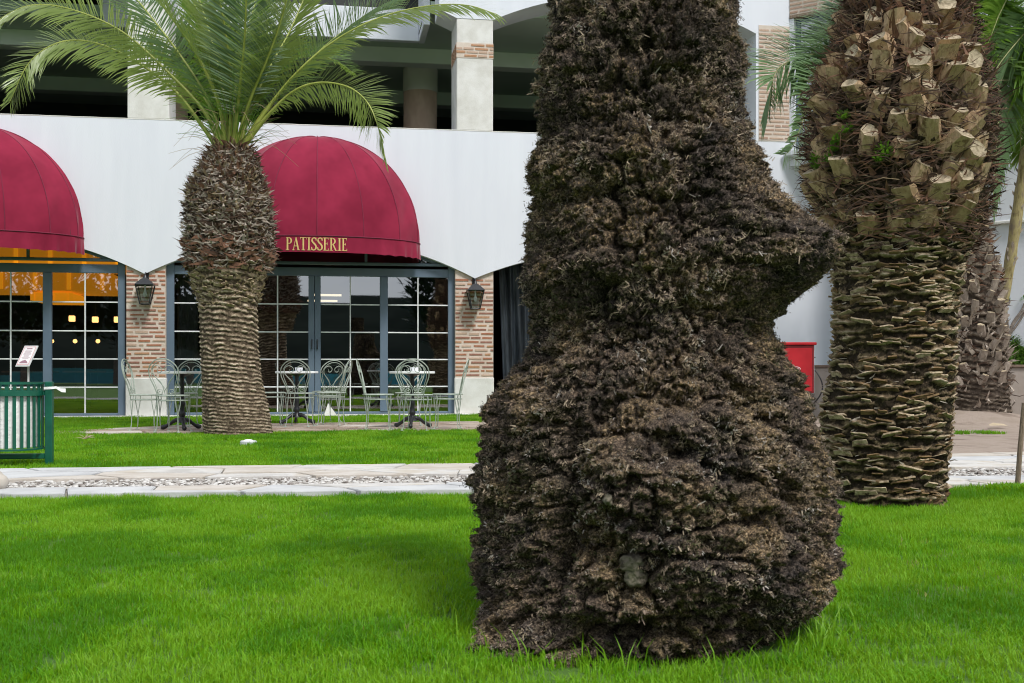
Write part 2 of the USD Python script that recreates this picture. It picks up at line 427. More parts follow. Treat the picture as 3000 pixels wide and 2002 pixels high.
M["bark_dark"] = usdkit.material(stage, L + "bark_dark", {
    "g": ("geometry", {}), "n1": ("noise_texture", {"scale": 5.0, "detail": 4.0, "roughness": 0.6}), "n2": ("noise_texture", {"scale": 130.0, "detail": 3.0, "roughness": 0.7}),
    "n3": ("noise_texture", {"scale": 290.0, "detail": 2.0, "roughness": 0.6}), "mp": ("mapping", {"mapping_type": "point", "location": (7.0, 3.0, 1.0)}), "n4": ("noise_texture", {"scale": 3.2, "detail": 3.0}),
    "r1": ("rgb_ramp", {"ramp": [(0.36, (0.050, 0.042, 0.038)), (0.50, (0.092, 0.069, 0.052)), (0.62, (0.180, 0.132, 0.080))]}),
    "r2": ("rgb_ramp", {"ramp": [(0.40, (0.28, 0.28, 0.28)), (0.52, (1.0, 0.98, 0.95)), (0.63, (2.6, 2.5, 2.35)), (0.74, (4.8, 4.7, 4.6))]}),
    "r3": ("rgb_ramp", {"ramp": [(0.35, (0.5, 0.5, 0.5)), (0.60, (1.25, 1.25, 1.25))]}),
    "r4": ("rgb_ramp", {"ramp": [(0.52, (0, 0, 0)), (0.66, (0.28, 0.28, 0.28))]}),
    "a": ("mix", {"mix_type": "multiply", "fac": 1.0}), "b_": ("mix", {"mix_type": "multiply", "fac": 1.0}), "ms": ("mix", {"mix_type": "mix", "color2": (0.060, 0.056, 0.018)}),
    "p": ("principled_bsdf", {"roughness": 0.95, "specular_ior_level": 0.15}), "bp": ("bump", {"strength": 1.0, "distance": 0.012})},
    [("g.position", "n1.vector"), ("g.position", "n2.vector"), ("g.position", "n3.vector"), ("g.position", "mp.vector"), ("mp.vector", "n4.vector"), ("n1.fac", "r1.fac"), ("n2.fac", "r2.fac"), ("n3.fac", "r3.fac"), ("n4.fac", "r4.fac"),
     ("r1.color", "ms.color1"), ("r4.color", "ms.fac"), ("ms.color", "a.color1"), ("r2.color", "a.color2"), ("a.color", "b_.color1"), ("r3.color", "b_.color2"), ("b_.color", "p.base_color"), ("n2.fac", "bp.height"), ("bp.normal", "p.normal")], surface="p.BSDF")
M["root_1"] = noisy("root_1", (0.034, 0.024, 0.018), (0.105, 0.076, 0.058), 55, 0.85)
M["root_2"] = noisy("root_2", (0.115, 0.082, 0.060), (0.30, 0.222, 0.170), 55, 0.8)
M["root_3"] = noisy("root_3", (0.21, 0.155, 0.098), (0.48, 0.375, 0.265), 55, 0.75)
M["root_4"] = noisy("root_4", (0.26, 0.22, 0.185), (0.48, 0.43, 0.385), 25, 0.7)
M["root_moss"] = noisy("root_moss", (0.042, 0.048, 0.014), (0.080, 0.085, 0.028), 25, 0.9)
M["knob"] = noisy("knob", (0.07, 0.056, 0.038), (0.24, 0.205, 0.15), 40, 0.9, 1.0, 90, c3=(0.13, 0.125, 0.07))


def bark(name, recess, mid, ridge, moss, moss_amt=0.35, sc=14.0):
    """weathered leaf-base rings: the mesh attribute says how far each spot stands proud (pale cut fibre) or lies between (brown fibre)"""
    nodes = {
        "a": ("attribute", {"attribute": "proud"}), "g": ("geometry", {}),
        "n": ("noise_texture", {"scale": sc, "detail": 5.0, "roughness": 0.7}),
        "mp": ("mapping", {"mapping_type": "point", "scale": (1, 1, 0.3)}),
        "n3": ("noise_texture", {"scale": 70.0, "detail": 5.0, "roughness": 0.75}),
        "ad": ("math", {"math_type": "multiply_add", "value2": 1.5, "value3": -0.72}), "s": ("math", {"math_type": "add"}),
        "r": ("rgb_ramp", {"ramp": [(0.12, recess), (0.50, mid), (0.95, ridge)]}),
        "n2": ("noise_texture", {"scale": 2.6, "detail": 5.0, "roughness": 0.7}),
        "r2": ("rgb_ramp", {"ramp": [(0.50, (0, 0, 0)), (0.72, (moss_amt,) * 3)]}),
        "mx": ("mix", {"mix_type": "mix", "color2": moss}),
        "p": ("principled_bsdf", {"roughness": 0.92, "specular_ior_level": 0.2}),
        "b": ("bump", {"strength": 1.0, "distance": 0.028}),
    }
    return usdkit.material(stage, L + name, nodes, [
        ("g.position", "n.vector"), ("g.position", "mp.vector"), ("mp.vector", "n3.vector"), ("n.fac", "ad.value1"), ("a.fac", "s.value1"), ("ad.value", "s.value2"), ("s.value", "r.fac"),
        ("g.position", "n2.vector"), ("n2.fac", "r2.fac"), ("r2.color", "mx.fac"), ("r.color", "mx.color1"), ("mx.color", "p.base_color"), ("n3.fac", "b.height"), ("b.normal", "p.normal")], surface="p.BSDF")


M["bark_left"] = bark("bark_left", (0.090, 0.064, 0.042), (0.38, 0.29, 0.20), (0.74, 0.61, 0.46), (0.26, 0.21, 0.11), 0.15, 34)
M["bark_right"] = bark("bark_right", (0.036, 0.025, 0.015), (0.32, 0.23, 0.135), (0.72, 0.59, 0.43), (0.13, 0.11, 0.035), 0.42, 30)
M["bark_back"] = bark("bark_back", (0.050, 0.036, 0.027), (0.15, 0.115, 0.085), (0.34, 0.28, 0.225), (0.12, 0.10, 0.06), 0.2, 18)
M["fibre"] = noisy("fibre", (0.030, 0.015, 0.008), (0.085, 0.042, 0.022), 25, 0.85)
M["fibre_red"] = noisy("fibre_red", (0.11, 0.050, 0.028), (0.18, 0.085, 0.045), 25, 0.85)
M["fibre_grey"] = noisy("fibre_grey", (0.23, 0.185, 0.145), (0.46, 0.39, 0.325), 25, 0.85)
M["fibre_tan"] = noisy("fibre_tan", (0.20, 0.14, 0.075), (0.32, 0.24, 0.14), 25, 0.85)
M["stub"] = noisy("stub", (0.19, 0.105, 0.052), (0.50, 0.345, 0.205), 12, 0.8, 0.9, 50, stretch=(2.5, 2.5, 0.7), c3=(0.39, 0.255, 0.135), dist=0.008)
M["stub_b"] = noisy("stub_b", (0.20, 0.11, 0.05), (0.42, 0.29, 0.165), 9, 0.8, 0.6, 50, stretch=(2.5, 2.5, 0.7), dist=0.008)
M["stub_grey"] = noisy("stub_grey", (0.20, 0.155, 0.12), (0.34, 0.28, 0.23), 9, 0.85, 0.6, 50, stretch=(2.5, 2.5, 0.7), dist=0.008)
M["stub_cut"] = noisy("stub_cut", (0.22, 0.17, 0.105), (0.50, 0.41, 0.28), 40, 0.85, 0.6, 70, dist=0.006)
M["lip_pale"] = noisy("lip_pale", (0.19, 0.135, 0.078), (0.56, 0.445, 0.31), 40, 0.9, 0.9, 90, dist=0.01, spec=.2)
M["lip_brown"] = noisy("lip_brown", (0.085, 0.055, 0.028), (0.26, 0.165, 0.085), 22, 0.9, 0.9, 90, dist=0.01, spec=.2)
M["weed"] = leafy("weed", (0.08, 0.20, 0.012), (0.16, 0.32, 0.03), (0.2, 0.4, 0.03), 0.5, 6.0, 0.35, 0.5)
M["added_tree_leaf"] = leafy("added_tree_leaf", (0.008, 0.018, 0.007), (0.02, 0.04, 0.014), (0.02, 0.04, 0.01), 0.8, 4.0, 0.15, 0.5)  # dark foliage for the trees added to dim the glass reflections
M["cover"] = leafy("cover", (0.05, 0.12, 0.012), (0.10, 0.20, 0.03), (0.12, 0.22, 0.03), 0.5, 4.0, 0.3, 0.5)
M["pole_bark"] = noisy("pole_bark", (0.16, 0.12, 0.045), (0.36, 0.30, 0.13), 7.0, 0.8, 0.7, 40, stretch=(2, 2, 0.6), c3=(0.22, 0.17, 0.11), dist=0.01)
M["twig"] = noisy("twig", (0.10, 0.08, 0.065), (0.18, 0.15, 0.125), 14, 0.9)
M["water"] = usdkit.material(stage, L + "water", {"p": ("principled_bsdf", {"base_color": (0.03, 0.24, 0.34), "roughness": 0.08})}, [], surface="p.BSDF")
M["tile_blue"] = noisy("tile_blue", (0.05, 0.30, 0.42), (0.07, 0.36, 0.50), 4.0, 0.35)
M["hill"] = noisy("hill", (0.010, 0.014, 0.012), (0.020, 0.026, 0.022), 0.06, 1.0, spec=0.0)
M["dead_leaf"] = plain("dead_leaf", (0.45, 0.36, 0.24), 0.8)

# ------------------------------------------------------------------ the setting: ground, paths
g0 = open_grid(np.stack(list(np.meshgrid(np.linspace(-220, 220, 23), np.linspace(-220, 220, 23), indexing="xy")) + [np.zeros((23, 23))], -1))
obj("ground", g0, M["soil"], None, kind="structure")

TH = math.atan(0.1654)
W0 = Frame(0.0, 19.23, TH)            # the hotel's front


def path_back(X): return 9.0 + 0.15 * X + 0.02 * np.maximum(X, 0) ** 2
def peb_back(X): return 8.05 + 0.14 * X
def peb_front(X): return 7.46 + 0.125 * X
def path_front(X): return 6.95 + 0.095 * X


def band(fa, fb, x0, x1, n=40):
    X = np.linspace(x0, x1, n)
    return Polygon(np.vstack([np.stack([X, fa(X)], 1), np.stack([X, fb(X)], 1)[::-1]]))


rs = np.random.RandomState(5)


def crazy_paving(region, count, parent, mats, z0, z1, seed, gap=0.005, aniso=1.7):
    """irregular flagstones: the cells of scattered points inside the region, each slab its own piece"""
    from scipy.spatial import Voronoi
    r = np.random.RandomState(seed)
    x0, y0, x1, y1 = region.bounds
    P = []
    tries = 0
    dmin = math.sqrt(region.area / count) * 0.72
    while len(P) < count and tries < 20000:
        tries += 1
        p = np.array([r.uniform(x0, x1), r.uniform(y0, y1)])
        if region.contains(Point(p)) and all(math.hypot((p[0] - o[0]) / aniso, p[1] - o[1]) > dmin / math.sqrt(aniso) for o in P):
            P.append(p)
    P = np.array(P)
    far = np.array([[x0 - 50, y0], [x1 + 50, y0], [(x0 + x1) / 2, y0 - 50], [(x0 + x1) / 2, y1 + 50]])
    S = np.array([1 / aniso, 1.0])
    v = Voronoi(np.vstack([P, far]) * S)
    for i in range(len(P)):
        reg = v.regions[v.point_region[i]]
        if -1 in reg or not reg:
            continue
        poly = Polygon(v.vertices[reg] / S).intersection(region).buffer(-gap).buffer(-0.02).buffer(0.02)
        poly = max(getattr(poly, "geoms", [poly]), key=lambda g: g.area)
        if poly.is_empty or poly.area < 0.01:
            continue
        poly = poly.simplify(0.008)
        t = z1 + r.uniform(-0.002, 0.003)
        # a slab with an eased upper edge
        inner = poly.buffer(-0.008)
        mb = MB()
        mb.add(slab_xy(poly, z0, t - 0.003))
        if inner.geom_type == "Polygon" and not inner.is_empty:
            mb.add(slab_xy(inner, t - 0.0031, t))
        obj("slab", mb, mats[r.randint(len(mats))], parent)


path = holder("stone_path", None)
tag(path, kind="structure")
obj("bedding", slab_xy(band(path_front, path_back, -9.5, 9.0), -0.05, 0.006), M["bedding"], path)
crazy_paving(band(lambda X: peb_back(X) + 0.01, path_back, -8.5, 8.0), 62, path, [M["stone_a"], M["stone_b"], M["stone_c"], M["stone_a"]], 0.004, 0.034, 3)
crazy_paving(band(path_front, lambda X: peb_front(X) - 0.01, -8.5, 8.0), 50, path, [M["stone_a"], M["stone_b"], M["stone_b"], M["stone_c"]], 0.004, 0.034, 4)


def quat_to(dirs, roll):
    """quaternions (n, 4: w x y z) that turn +z to dirs after a roll about z"""
    d = dirs / np.linalg.norm(dirs, axis=1, keepdims=True)
    w = 1 + d[:, 2]
    q = np.stack([w, -d[:, 1], d[:, 0], np.zeros(len(d))], 1)
    bad = w < 1e-5
    q[bad] = [0, 1, 0, 0]
    q /= np.linalg.norm(q, axis=1, keepdims=True)
    a, b = np.cos(roll / 2), np.sin(roll / 2)
    w_, x_, y_, z_ = q.T
    return np.stack([w_ * a - z_ * b, x_ * a + y_ * b, y_ * a - x_ * b, z_ * a + w_ * b], 1)


def instancer(name, protos, pos, idx, quats, scales, parent=None, label=None, cat=None, kind="stuff"):
    path_ = fresh(pth(parent), name)
    pi = UsdGeom.PointInstancer.Define(stage, path_)
    rel = pi.CreatePrototypesRel()
    for i, (m, mt) in enumerate(protos):
        pm = usdkit.mesh(stage, f"{path_}/{name}_kind_{i + 1:03d}", m.get() if isinstance(m, MB) else m, mt, False)
        rel.AddTarget(pm.GetPath())
    pi.CreatePositionsAttr(Vt.Vec3fArray.FromNumpy(np.asarray(pos, np.float32)))
    pi.CreateProtoIndicesAttr(Vt.IntArray.FromNumpy(np.asarray(idx, np.int32)))
    pi.CreateOrientationsAttr(Vt.QuathArray([Gf.Quath(float(a), float(b), float(c), float(d)) for a, b, c, d in quats]))
    s = np.asarray(scales, np.float32)
    if s.ndim == 1:
        s = np.repeat(s[:, None], 3, 1)
    pi.CreateScalesAttr(Vt.Vec3fArray.FromNumpy(s))
    tag(pi, label, cat, None, kind)
    return pi


# pebbles between the two rows of flagstones
pr = []
for k in range(5):
    m = trimesh.creation.icosphere(1, 1.0)
    v = np.array(m.vertices); v *= np.array([1.0, 0.75, 0.5]) * (1 + 0.35 * (meshkit.noise(v * 1.7 + k * 9, k)[:, None] - 0.5))
    pr.append(((v, np.array(m.faces)), M[("pebble_a", "pebble_b", "pebble_c", "pebble_a", "pebble_c")[k]]))
n = 8200
X = rs.uniform(-7, 7, n); t = rs.uniform(0, 1, n)
Y = peb_front(X) + 0.02 + t * (peb_back(X) - peb_front(X) - 0.04)
pos = np.stack([X, Y, rs.uniform(0.008, 0.026, n)], 1)
a = rs.uniform(0, 2 * PI, n)
instancer("pebbles", pr, pos, rs.randint(0, 5, n), np.stack([np.cos(a / 2), 0 * a, 0 * a, np.sin(a / 2)], 1), rs.uniform(0.010, 0.021, n), None,
          "loose pebbles filling the strip between two rows of flagstones", "pebbles")

# paved strip under the tables
def strip_front(X): return 14.35 + 0.19 * X - 0.35 * np.clip((-4.6 - X), 0, 2)
def strip_back(X): return 16.55 + 0.19 * X - 2.0 * np.clip((-4.3 - X) / 1.8, 0, 1)
terr = holder("paved_strip", None); tag(terr, kind="structure")
obj("bedding", slab_xy(band(strip_front, strip_back, -6.6, 2.6), -0.05, 0.006), M["earth"], terr)
crazy_paving(band(strip_front, strip_back, -6.5, 2.5), 62, terr, [M["wet_a"], M["wet_b"], M["stone_c"], M["wet_b"], M["wet_a"]], 0.004, 0.022, 8, gap=0.02)

# bare earth on the right, up to the low wall
er = Polygon([(2.2, 9.42), (3.2, 9.66), (4.2, 9.96), (5.2, 10.30), (6.2, 10.68), (7.2, 11.10), (8.4, 11.65), (9.5, 12.2), (11, 17.4), (4.2, 18.9), (1.2, 18.4), (2.6, 16.0), (2.3, 12.5)])
ex = open_grid(np.stack(list(np.meshgrid(np.linspace(0, 12, 90), np.linspace(9, 19.5, 80), indexing="xy")) + [np.zeros((80, 90))], -1))
v, f = ex
v = v.copy(); v[:, 2] = 0.012 + 0.05 * (meshkit.fbm(v * 1.4, 4, 3) - 0.42) + 0.22 * np.exp(-((v[:, 0] - 6.55) ** 2 + (v[:, 1] - 15.9) ** 2) / 1.1)
inside = np.array([er.contains(Point(p[0], p[1])) for p in v])
f = f[inside[f].all(1)]
used = np.unique(f); rem = np.zeros(len(v), int); rem[used] = np.arange(len(used)); v, f = v[used], rem[f]
obj("earth", (v, f), M["earth"], None, True, kind="structure")

exec_parts = []

# ------------------------------------------------------------------ the hotel
HOT = thing("hotel_building", "white hotel building with brick pillars, arched glass doors and an open upper terrace", "building", (0, 19.23, 0), TH)
xV1, zV1 = W0.q(332, 628); xV2, zV2 = W0.q(1090, 640); zV = (zV1 + zV2) / 2
PITCH = xV2 - xV1
zT = 0.5 * (W0.q(600, 284)[1] + W0.q(1160, 305)[1])      # top of the parapet
qm = (W0.q(1000, 850)[0] - W0.q(900, 850)[0]) / 100
xC = W0.q(1812, 400)[0]                                   # where the wing begins
xL = -14.0
WT = 0.24
zBay = W0.q(1840, 345)[1] - .30
xC2 = W0.q(2060, 700)[0]


def arc(xa, xb, z, R, n=28):
    c = (xa + xb) / 2; h = (xb - xa) / 2; zc = z - math.sqrt(R * R - h * h)
    X = np.linspace(xa, xb, n)
    return np.stack([X, zc + np.sqrt(R * R - (X - c) ** 2)], 1)


RL = 800 * qm
xA3 = W0.q(1690, 700)[0]
low = [(xL, -0.3), (xV1 - PITCH - 0.33, -0.3), (xV1 - PITCH - 0.33, zV)]
A1 = arc(xV1 - PITCH, xV1, zV, RL); A2 = arc(xV1, xV2, zV, RL); A3 = arc(xV2, xA3, zV, RL)
poly = Polygon(np.vstack([[(xL, zT)], low, A1, A2[1:], A3[1:], [(xA3, -0.3), (xC2, -0.3), (xC2, zBay), (xC, zBay), (xC, zT)]]))
obj("wall", slab_xz(poly, 0, WT), M["plaster"], HOT)
# rounded, slightly dirty top of the parapet
obj("parapet_cap", cbx(xL, xC, -0.004, WT + 0.004, zT + 0.001, zT + 0.018, 0.006), M["plaster_warm"], HOT)

random.seed(4)


def lay_bricks(parent, x0, x1, z0, z1, y, pitch, h, lengths, mats, seed, gap=0.035, edge=0.012, top=None, skip=0.0, proud=0.006):
    r = random.Random(seed)
    z = z0; row = 0
    while z + h <= z1:
        x = x0 + edge - (0 if row % 2 else r.uniform(0.03, 0.16))
        while x < x1 - edge:
            l = r.uniform(*lengths)
            if r.random() < 0.12:
                l *= 0.35
            a, b = max(x, x0 + edge), min(x + l, x1 - edge)
            if b - a > 0.03 and (top is None or max(top(a), top(b), top((a + b) / 2)) < 1e9):
                dz = r.uniform(-0.003, 0.003)
                hh = h * r.uniform(0.85, 1.1)
                if r.random() >= skip and (top is None or z + hh < min(top(a), top(b))):
                    p = proud + r.uniform(-0.002, 0.004)
                    zz = z + dz
                    v, f = bx(a, b, y - p, y + 0.02, zz, zz + hh)
                    v = v + np.array([[r.uniform(-.003, .003), 0, r.uniform(-.003, .003)] for _ in range(8)])
                    obj("brick", (v, f), mats[r.randrange(len(mats))], parent)
            x += l + r.uniform(0.7, 1.3) * gap
        z += pitch; row += 1


BRK = [M["brick_a"], M["brick_a"], M["brick_b"], M["brick_c"], M["brick_d"], M["brick_b"]]
zPl = W0.q(335, 868, 0.05)[1]
for k, (qa, qb, xv) in enumerate(((290, 380, xV1), (1045, 1132, xV2))):
    xa, xb = W0.q(qa, 700, 0.05)[0], W0.q(qb, 700, 0.05)[0]
    P = holder("brick_pillar", HOT)
    obj("core", bx(xa, xb, 0.05, 0.42, zPl, zV + 0.42), M["mortar"], P)
    obj("plinth", cbx(xa - 0.012, xb + 0.012, 0.035, 0.43, -0.2, zPl, 0.01), M["plaster_warm"], P)
    lay_bricks(P, xa, xb, zPl + 0.03, zV + 0.30, 0.05, 0.0713, 0.031, (0.15, 0.27), BRK, 10 + k, 0.04, 0.004,
               top=lambda x, xv=xv: zV - 0.01 + abs(x - xv) * 0.50)
# kerb of the door sill
xk0 = W0.q(-700, 950)[0]
obj("kerb", cbx(xk0, xC, -.14, WT + 0.3, -0.2, 0.030, 0.012), M["plaster_warm"], HOT)

# --- glazed doors
zr = [W0.q(960, q, 0.18)[1] for q in (637, 701, 764, 825.5, 887.5, 944)]   # top of glass, four bars, bottom of glass
zHead0, zHead1 = W0.q(960, 612, 0.18)[1], W0.q(960, 637, 0.18)[1]
zB = 0.032


def glass_front(dx, tymp_dark):
    D = holder("glass_doors", HOT)
    X = lambda q: W0.q(q, 800, 0.18)[0] + dx
    y0, y1 = 0.15, 0.22
    x0, x1 = X(382), X(1043)
    # outer frame, head, sill
    obj("door_frame", cbx(x0, X(400), y0, y1, zB, zHead0, 0.006), M["frame_blue"], D)
    obj("door_frame", cbx(X(1028), x1, y0, y1, zB, zHead0, 0.006), M["frame_blue"], D)
    obj("sill_rail", cbx(X(400) + .002, X(1028) - .002, y0 + .004, y1, zB, zr[5], 0.006), M["frame_blue"], D)
    zmid = (zHead0 + zHead1) / 2
    obj("head_rail", cbx(X(400) + .002, X(1028) - .002, y0 + .004, y1, zr[0], zHead0 - 0.045, 0.005), M["frame_blue"], D)
    obj("transom", cbx(x0, x1, y0 - 0.025, y1, zHead0 + .002, zHead0 + 0.05, 0.008), M["frame_blue"], D)
    stiles = [(545, 566), (708, 721.5), (722.5, 736), (872, 890)]
    for a, b in stiles:
        obj("stile", cbx(X(a), X(b), y0 - 0.012, y1, zr[5] + 0.002, zr[0] - .002, 0.006), M["frame_blue"], D)
    bays = [(400, 545, 475), (566, 708, 637), (736, 872, 804), (890, 1028, 959)]
    for a, b, c in bays:
        xs = [X(a), X(c), X(b)]
        w = 0.021
        obj("muntin", cbx(xs[1] - w / 2, xs[1] + w / 2, 0.165, 0.205, zr[5] + .002, zr[0] - .002, 0.003), M["muntin"], D)
        for z in zr[1:5]:
            for i in range(2):
                obj("muntin", cbx(xs[i] + (w / 2 + .002 if i else .002), xs[i + 1] - (.002 if i else w / 2 + .002), 0.169, 0.201, z - w / 2, z + w / 2, 0.003), M["muntin"], D)
        zz = [zr[0]] + zr[1:5] + [zr[5]]
        for i in range(2):
            for j in range(5):
                ga = xs[i] + (w / 2 if i else 0); gb = xs[i + 1] - (0 if i else w / 2)
                zt = zz[j] - (w / 2 if j else 0); zb_ = zz[j + 1] + (w / 2 if j < 4 else 0)
                r = random.Random(int(1e4 * ga) + j)
                ty, tz = r.uniform(-.0012, .0012), r.uniform(-.0012, .0012)
                v = np.array([[ga, 0.184 - ty, zb_], [gb, 0.184 + ty, zb_], [gb, 0.184 + ty + tz, zt], [ga, 0.184 - ty + tz, zt]])
                obj("pane", (v, np.array([[0, 1, 2], [0, 2, 3]])), M["pane"], D)
    for s in (-1, 1):
        xh = X(722) + s * 0.045
        zh = W0.q(722, 790, 0.1)[1]
        obj("handle", tube(spline([(xh, y0 - .012, zh - .075), (xh, y0 - .05, zh - .07), (xh, y0 - .055, zh), (xh, y0 - .05, zh + .07), (xh, y0 - .012, zh + .075)], 14), 0.010, 6), M["black_metal"], D, True)
    # the arched light above the transom
    A = A2 if not tymp_dark else A2
    A = A.copy(); A[:, 0] += dx
    zt0 = zHead0 + 0.052
    whole = Polygon(A + [0, 0.02]).buffer(0).intersection(sbox(x0, zt0, x1, 9)).buffer(0)
    inner = Polygon(A + [0, -0.05]).buffer(0).intersection(sbox(x0 + .06, zt0 + .002, x1 - .06, 9)).buffer(0)
    obj("arch_frame", slab_xz(whole.difference(inner), y0, y1), M["frame_blue"], D)
    g = slab_xz(inner.buffer(0.004), 0.186, 0.190)
    if inner.geom_type == "Polygon":
        pv = np.array(inner.buffer(0.004).exterior.coords)[:-1]
        tm = trimesh.creation.triangulate_polygon(Polygon(pv), engine="earcut")
        vv = np.stack([tm[0][:, 0], np.full(len(tm[0]), 0.186), tm[0][:, 1]], 1)
        obj("arch_pane", (vv, np.asarray(tm[1])), M["pane"], D)
    for qx in (605, 840):
        cc = inner.intersection(sbox(X(qx) - .022, 0, X(qx) + .022, 9))
        obj("arch_bar", slab_xz(cc, y0 + .01, y1 - .01), M["frame_blue"], D)
    return D


glass_front(0.0, True)
glass_front(-PITCH, False)

# --- the rooms behind the glass
xr0, xr1 = xk0 - 0.5, W0.q(1690, 700)[0] + 0.2
R_ = holder("dining_room", HOT)
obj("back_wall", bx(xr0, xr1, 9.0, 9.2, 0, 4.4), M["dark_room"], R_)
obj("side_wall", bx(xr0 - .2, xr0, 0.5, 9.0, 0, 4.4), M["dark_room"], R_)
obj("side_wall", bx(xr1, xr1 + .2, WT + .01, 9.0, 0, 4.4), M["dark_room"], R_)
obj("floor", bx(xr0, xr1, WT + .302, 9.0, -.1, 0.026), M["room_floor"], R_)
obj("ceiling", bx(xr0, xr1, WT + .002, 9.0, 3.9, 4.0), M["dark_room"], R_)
xp = W0.q(1088, 700)[0]
obj("partition", bx(xp - .1, xp + .1, 0.45, 6.0, .08, 3.9), M["dark_room"], R_)
# grey curtain behind the left bay of the middle doors
cv = []
xa, xb = W0.q(404, 700, 0.5)[0], W0.q(452, 700, 0.5)[0]
u = np.linspace(0, 1, 90)
for z in np.linspace(0.1, 2.55, 8):
    cv.append(np.stack([xa + (xb - xa) * u, 0.62 + 0.035 * np.sin(u * 55 + 0.5 * np.sin(z)) + 0.012 * np.sin(u * 131), np.full(90, z)], 1))
obj("curtain", open_grid(np.array(cv)), M["curtain"], R_, True)
# blue-grey sheet hung in the arch on the right
cv = []
xa, xb = W0.q(1146, 800, 0.4)[0], W0.q(1330, 800, 0.4)[0]
u = np.linspace(0, 1, 120)
for t in np.linspace(0, 1, 24):
    z = 0.12 + 2.75 * t
    wob = 0.05 * np.sin(u * 34 + 3.0 * (1 - t) * u * 2) + 0.03 * np.sin(u * 71 + 2 * t) + 0.10 * (1 - t) * np.sin(u * 12)
    cv.append(np.stack([xa + (xb - xa) * (u * (0.86 + 0.14 * t) + 0.07 * (1 - t)), 0.5 + wob, np.full(120, z)], 1))
obj("drape", open_grid(np.array(cv)), M["drape"], R_, True)
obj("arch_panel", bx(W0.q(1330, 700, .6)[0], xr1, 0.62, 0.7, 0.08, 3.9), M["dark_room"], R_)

# --- upper terrace
UP = holder("upper_terrace", HOT)
TD = 0.78
xc1a, xc1b = W0.q(292, 200)[0], W0.q(388, 200)[0]
xc2a, xc2b = W0.q(1048, 200)[0], W0.q(1132, 200)[0]
xJ = W0.q(1735, 200)[0]
zS = W0.q(1132, 46)[1]
ZTOP = 10.4
RU = 750 * qm
pts = [(xL, ZTOP), (xL, zS), (xL + 0.6, zS)]
a0 = arc(xL + 0.6, xc1a, zS, 7.0); a1 = arc(xc1b, xc2a, zS, RU); a2 = arc(xc2b, xJ, zS, RU)
xo0, xo1 = xc1b + .02, xc2a - .30
pu = Polygon(np.vstack([pts, a0[1:], a1, a2, [(xJ, zT + .02), (xC, zT + .02), (xC, ZTOP)]])).difference(sbox(xo0, 6.0, xo1, ZTOP + 1))
xb0, xb1 = W0.q(1741, 200)[0], xC
zb1 = W0.q(1778, 60)[1]
for g_ in getattr(pu, "geoms", [pu]):
    obj("upper_wall", slab_xz(g_, 0.0, TD), M["plaster"], UP)
for xa, xb in ((xL, xL + .6), (xc1a, xc1b), (xc2a, xc2b)):
    obj("column", cbx(xa + .002, xb - .002, 0.006, TD + 0.05, zT + 0.02, zS - .001, 0.01), M["plaster_warm"], UP)
B_ = holder("brick_band", UP)
zb_a, zb_b = W0.q(1090, 134)[1], W0.q(1090, 99)[1]
obj("core", bx(xc2a - .003, xc2b + .003, 0.0, TD + .056, zb_a, zb_b), M["mortar_pale"], B_)
lay_bricks(B_, xc2a - .003, xc2b + .003, zb_a + .02, zb_b - .01, 0.0, 0.062, 0.036, (0.13, 0.24), [M["brick_c"], M["brick_d"], M["brick_c"]], 31, 0.03, 0.0, skip=0.12)
z = zb_a + .02
for i in range(4):   # the bricks on the column's side
    for y in (0.02, 0.28, 0.53):
        obj("brick", bx(xc2a - .010, xc2a + .01, y + .02 * (i % 2), y + 0.21, z, z + .036), M["brick_c"], B_)
    z += .062
# brick panel right of the terrace opening
BP = holder("brick_panel", UP)
obj("core", bx(xb0, xb1 - .005, -0.008, 0.02, zT + .02, zb1), M["mortar_pale"], BP)
lay_bricks(BP, xb0, xb1 - .005, zT + .05, zb1 - .02, -0.008, 0.0745, 0.034, (0.2, 0.30), [M["brick_d"], M["brick_e"], M["brick_d"]], 33, 0.03, 0.01)
# floor, back wall, ceilings, beam, inner round columns
obj("terrace_floor", bx(xL, xC + 6, WT, 9.0, zT - 1.1, zT - .9), M["terrace_paint"], UP)
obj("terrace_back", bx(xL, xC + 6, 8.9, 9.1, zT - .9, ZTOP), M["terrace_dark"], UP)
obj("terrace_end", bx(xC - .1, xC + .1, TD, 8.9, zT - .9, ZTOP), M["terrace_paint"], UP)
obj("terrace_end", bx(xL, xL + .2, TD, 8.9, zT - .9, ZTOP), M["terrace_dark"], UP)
zCe = 7.16
xRet = W0.px(1227, 100, 1.8)[0]
obj("ceiling", bx(xL + .2, xC - .1, 1.96, 8.9, zCe, zCe + .2), M["terrace_paint"], UP)
obj("ceiling", bx(xRet + .13, xC - .1, TD, 1.958, zCe, zCe + .2), M["terrace_paint"], UP)
obj("roof_slab", bx(xL, xC, 2.05, 9.2, ZTOP + .002, ZTOP + .3), M["plaster"], UP)
obj("roof_slab", bx(xc2a - .2, xC, 0.0, 2.048, ZTOP + .002, ZTOP + .3), M["plaster"], UP)
obj("roof_slab", bx(xL, xc1a, 0.0, 2.048, ZTOP + .002, ZTOP + .3), M["plaster"], UP)
obj("beam", cbx(xL + .2, xC - .1, 3.0, 3.35, zCe - .30, zCe - .002, .01), M["terrace_beam"], UP)
obj("beam", cbx(xL + .2, xC - .1, 6.4, 6.75, zCe - .30, zCe - .002, .01), M["terrace_beam"], UP)
zp0, zp1 = W0.px(1100, 115, 1.8)[1], W0.px(1100, 22, 1.8)[1]
obj("hanging_panel", cbx(W0.px(300, 100, 1.8)[0], xRet, 1.8, 1.95, zp0, zp1, .01), M["plaster"], UP)
obj("hanging_panel", cbx(xRet + .002, xRet + .12, TD + .002, 1.95, zp0, zCe + .6, .01), M["plaster"], UP)
